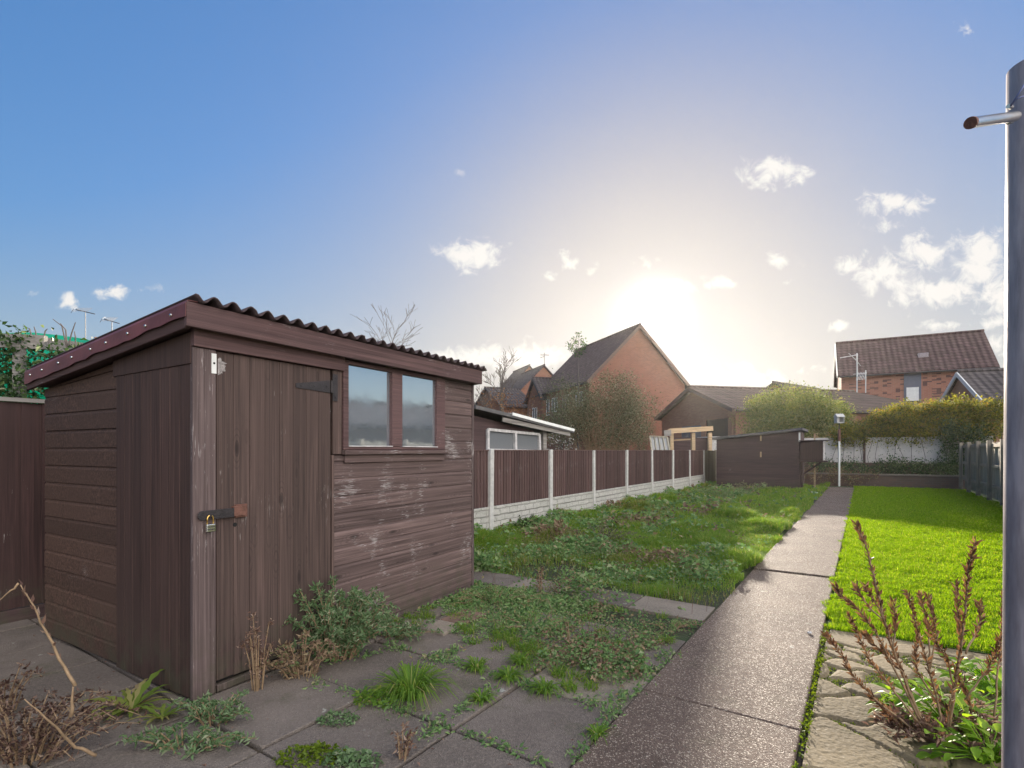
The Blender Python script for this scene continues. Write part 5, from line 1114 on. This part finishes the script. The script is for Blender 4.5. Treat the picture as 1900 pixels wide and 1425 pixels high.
stalk('bent pale stalk curving up at the left edge with a withered green tip', [(140, 1272), (118, 1235), (90, 1180), (62, 1125), (38, 1085)], [1.9, 1.9, 1.88, 1.85, 1.84], .0065, seed=131, nl_=12, ls=.035, podmat=G['dry'])
broadleaf_tip = None
stalk('thin side shoot reaching left from the bent pale stalk', [(35, 1083), (15, 1100), (-12, 1122)], [1.84, 1.83, 1.82], .004, seed=132)
stalk('thick dry stalk lying across the bottom left corner', [(178, 1402), (140, 1385), (95, 1340), (45, 1297)], [2.15, 2.1, 2.0, 1.95], .0075, seed=133)
stalk('short upright snapped stalk by the dead foliage at lower left', [(132, 1330), (136, 1270)], [2.0, 2.0], .008, seed=134)
# evening-primrose-like dry plant at lower right: one plant, many wands
DP = empty('dry_plant', 'tall dried-up plant of brown wands with seed pods in front of the lawn', 'dead plant', gnd(1730, 1385))
def zc(x, y): return (1300+x/2.938, 940+y/2.938)
wands = [([(1262, 1330), (1215, 1200), (1130, 980), (1050, 780), (1000, 620), (955, 420), (900, 210), (848, 92)], .0095, 95),
         ([(1215, 1200), (1080, 930), (960, 690), (860, 560), (770, 490), (738, 440)], .005, 55),
         ([(1225, 1230), (1060, 1010), (930, 850), (860, 700), (810, 600)], .005, 50),
         ([(1240, 1280), (1090, 1160), (950, 1050), (840, 930), (760, 800), (685, 700)], .0055, 60),
         ([(1000, 620), (930, 560), (870, 480), (850, 430)], .004, 24), ([(1000, 620), (960, 530), (915, 470), (895, 430)], .004, 24),
         ([(1050, 780), (1065, 640), (1050, 520)], .004, 26), ([(1150, 1050), (1100, 900), (1000, 800), (930, 740), (900, 700)], .0045, 34),
         ([(1275, 1330), (1310, 1150), (1250, 900), (1190, 700), (1150, 560), (1128, 470)], .006, 60),
         ([(1250, 900), (1245, 700), (1215, 560), (1195, 480)], .0045, 34), ([(1250, 880), (1290, 700), (1260, 580), (1240, 490)], .0045, 30),
         ([(1330, 1330), (1370, 1100), (1400, 900), (1430, 680), (1450, 460), (1465, 320), (1500, 190)], .008, 85),
         ([(1400, 900), (1420, 700), (1400, 560), (1392, 425)], .005, 40), ([(1440, 800), (1500, 700), (1530, 600), (1520, 530)], .0045, 30),
         ([(1380, 1000), (1350, 850), (1290, 740), (1240, 640)], .0045, 34), ([(1310, 1100), (1180, 900), (1170, 800), (1185, 700)], .0045, 30),
         ([(1600, 1150), (1620, 900), (1640, 720), (1650, 560), (1655, 480)], .005, 44), ([(1440, 1050), (1560, 900), (1610, 800), (1640, 700)], .0045, 30),
         ([(1230, 1300), (1130, 1230), (1010, 1120), (930, 1040)], .005, 36), ([(1450, 1300), (1480, 1100), (1440, 1000), (1400, 930)], .005, 24),
         ([(1330, 1300), (1350, 1150), (1370, 1000), (1480, 940)], .004, 16)]
for k, (pts, r, nl_) in enumerate(wands):
    n = len(pts); stalk('', [zc(*a) for a in pts], [2.37+.10*math.sin(k*2.1)*(i/n)-.02*i*(k % 3-1) for i in range(n)], r, seed=140+k, nl_=int(nl_*1.9), ls=.036, pods=True, parent=DP)
def broadleaf(label, pts, Y, n, size, mat, seed, name='leafy_plant', h=.16, rx=.2, ry=.16):
    r_ = random.Random(seed); b = gnd(*pts); mb = MB()
    for k in range(n):
        a = r_.uniform(0, 6.283); s = r_.random()**.6; c_ = Vector((rx*math.cos(a)*s, ry*math.sin(a)*s, h*r_.uniform(.15, 1)*(1-.4*s)+.01)); d = Vector((math.cos(a+r_.uniform(-.8, .8)), math.sin(a+r_.uniform(-.8, .8)), r_.uniform(-.4, .8))).normalized()
        mb.tube([(0, 0, -.01), tuple(c_*.5+Vector((0, 0, .02))), tuple(c_+d*.01)], .0022, 4)
        sd = d.cross(Vector((0, 0, 1))).normalized(); u_ = sd.cross(d); l = size*r_.uniform(.55, 1.2); m_ = 6; vs = []
        for i in range(m_+1):
            t = i/m_; w_ = l*.30*math.sin(math.pi*(t**.75)*.97+.03); c2 = c_+d*l*t-Vector((0, 0, l*.3*t*t)); vs += [c2-sd*w_+u_*w_*.35, c2, c2+sd*w_+u_*w_*.35]
        vs = [Vector((v.x, v.y, max(.006, v.z))) for v in vs]
        mb.add(vs, [(i*3+j, i*3+j+1, i*3+j+4, i*3+j+3) for i in range(m_) for j in range(2)])
    o = mb.build(name, mat, smooth=True, loc=b); return tag(o, label, 'plant')
broadleaf('fresh green leaves at the foot of the dried wands, lower right', (1760, 1345), 0, 110, .075, G['bright'], 151, h=.20, rx=.34, ry=.22)
broadleaf('bright broad leaves beside the steel post, right of the dried wands', (1850, 1290), 0, 90, .085, G['bright'], 152, h=.20, rx=.26, ry=.2)
broadleaf('small green leaves in the bottom right corner beside the steel post', (1835, 1415), 0, 80, .065, G['bright'], 153, h=.16, rx=.26, ry=.10)
leafy_mound('dead_plant', 'curled brown dead leaves around the foot of the dried wands', 'dead plant', 1790, 1380, .34, .18, .16, 34, 30, .035, G['dry'], 154)
leafy_mound('grassy_weed', 'small sprig of grass beneath the lowest dry wand on the crazy paving', 'weeds', 1650, 1312, .05, .05, .07, 10, 8, .03, G['tuft'], 155)
# stones and loose pavers
def pebble(label, x, y, r, mat, seed):
    r_ = random.Random(seed); mb = MB(); mb.lathe([(0, 0), (r*.8, .0), (r, r*.35), (r*.7, r*.8), (0, r*.9)], n=8); mb.v = [(v[0]*r_.uniform(.8, 1.25), v[1]*r_.uniform(.7, 1.1), v[2]*r_.uniform(.8, 1.1)) for v in mb.v]
    o = mb.build('pebble', mat, loc=gnd(x, y, .03)); return tag(o, label, 'stone')
pebble('small pale stone lying on the sunlit path near the lawn corner', 1502, 1175, .016, M['dirtywhite'], 1)
o = MB().bar(gnd(800, 1175, .012), gnd(855, 1150, .012), .22, .04).build('loose_paver', M['slab_light'], bevel=.006); tag(o, 'pale loose paver lying against the bottom of the shed wall', 'paver')
o = MB().bar(gnd(838, 1158, .018), gnd(882, 1138, .018), .22, .04).build('loose_paver', plain('terracotta_paver', (.16, .10, .075), .85, 0, .3, 12, .3), bevel=.006); tag(o, 'brownish loose paver next to the pale one at the shed corner', 'paver')

# ------------------------------------------------------------------ steel clothes-line post at the right edge
PY = .76
b0 = at(1913, 1425, PY); t0 = at(1922, 122, PY)
top = Vector((t0.x, PY, t0.z)); k_ = (t0.x-b0.x)/(t0.z-b0.z); foot = Vector((t0.x-k_*t0.z, PY, 0))
CP = empty('clothes_post', 'galvanised steel clothes-line post with a short side tube at the right edge', 'post', foot)
ax = top-foot; r0 = .0315
mb = MB(); mb.tube([(0, 0, -.05), tuple(ax*.5), tuple(ax)], r0, 40, cap=False); n_ = 40
mb.build('tube', M['galv'], CP, True)
mb = MB(); mb.tube([tuple(ax*.999), tuple(ax*.9995)], r0*.93, 40); mb.build('cap', M['iron'], CP)
a1 = at(1884, 216, .735)-foot; a2 = at(1801, 228, .66)-foot
mb = MB(); mb.tube([a1, a1.lerp(a2, .5), a2], .0066, 20, cap=False); arm = mb.build('side_tube', M['steel'], CP, True)
mb = MB(); dd_ = (a2-a1).normalized(); mb.tube([a2-dd_*.004, a2+dd_*.0015], .0070, 20); mb.build('tube_end', M['rust'], arm)
mb = MB(); mb.tube([at(1874, 198, .735)-foot, at(1884, 184, .725)-foot, at(1900, 158, .722)-foot, at(1925, 120, .73)-foot], .0015, 8); mb.tube([at(1874, 198, .735)-foot, at(1886, 184, .728)-foot, at(1905, 176, .725)-foot], .0012, 6); mb.build('wire', M['wire'], CP, True)
mb = MB(); mb.tube([at(1877, 199, .74)-foot, at(1871, 197, .735)-foot], .003, 8); mb.tube([at(1877, 226, .74)-foot, at(1871, 227, .735)-foot], .003, 8); mb.build('rivet', M['steel'], CP)

# ------------------------------------------------------------------ haze added to imitate the veil of sun glare
HAZE = .00036
if HAZE:
    mb = MB(); mb.box(-60, 70, -25, 90, -1.2, 16); o = mb.build('haze', (hm := bpy.data.materials.new('haze')))
    hm.use_nodes = True; nt = hm.node_tree; nt.nodes.clear(); pv = nt.nodes.new('ShaderNodeVolumePrincipled'); pv.inputs['Density'].default_value = HAZE
    pv.inputs['Color'].default_value = (.97, .93, .88, 1); pv.inputs['Anisotropy'].default_value = .74; ou = nt.nodes.new('ShaderNodeOutputMaterial'); nt.links.new(pv.outputs[0], ou.inputs['Volume'])
    tag(o, 'thin haze added to imitate the veil of sun glare over the houses', 'haze', kind='stuff')
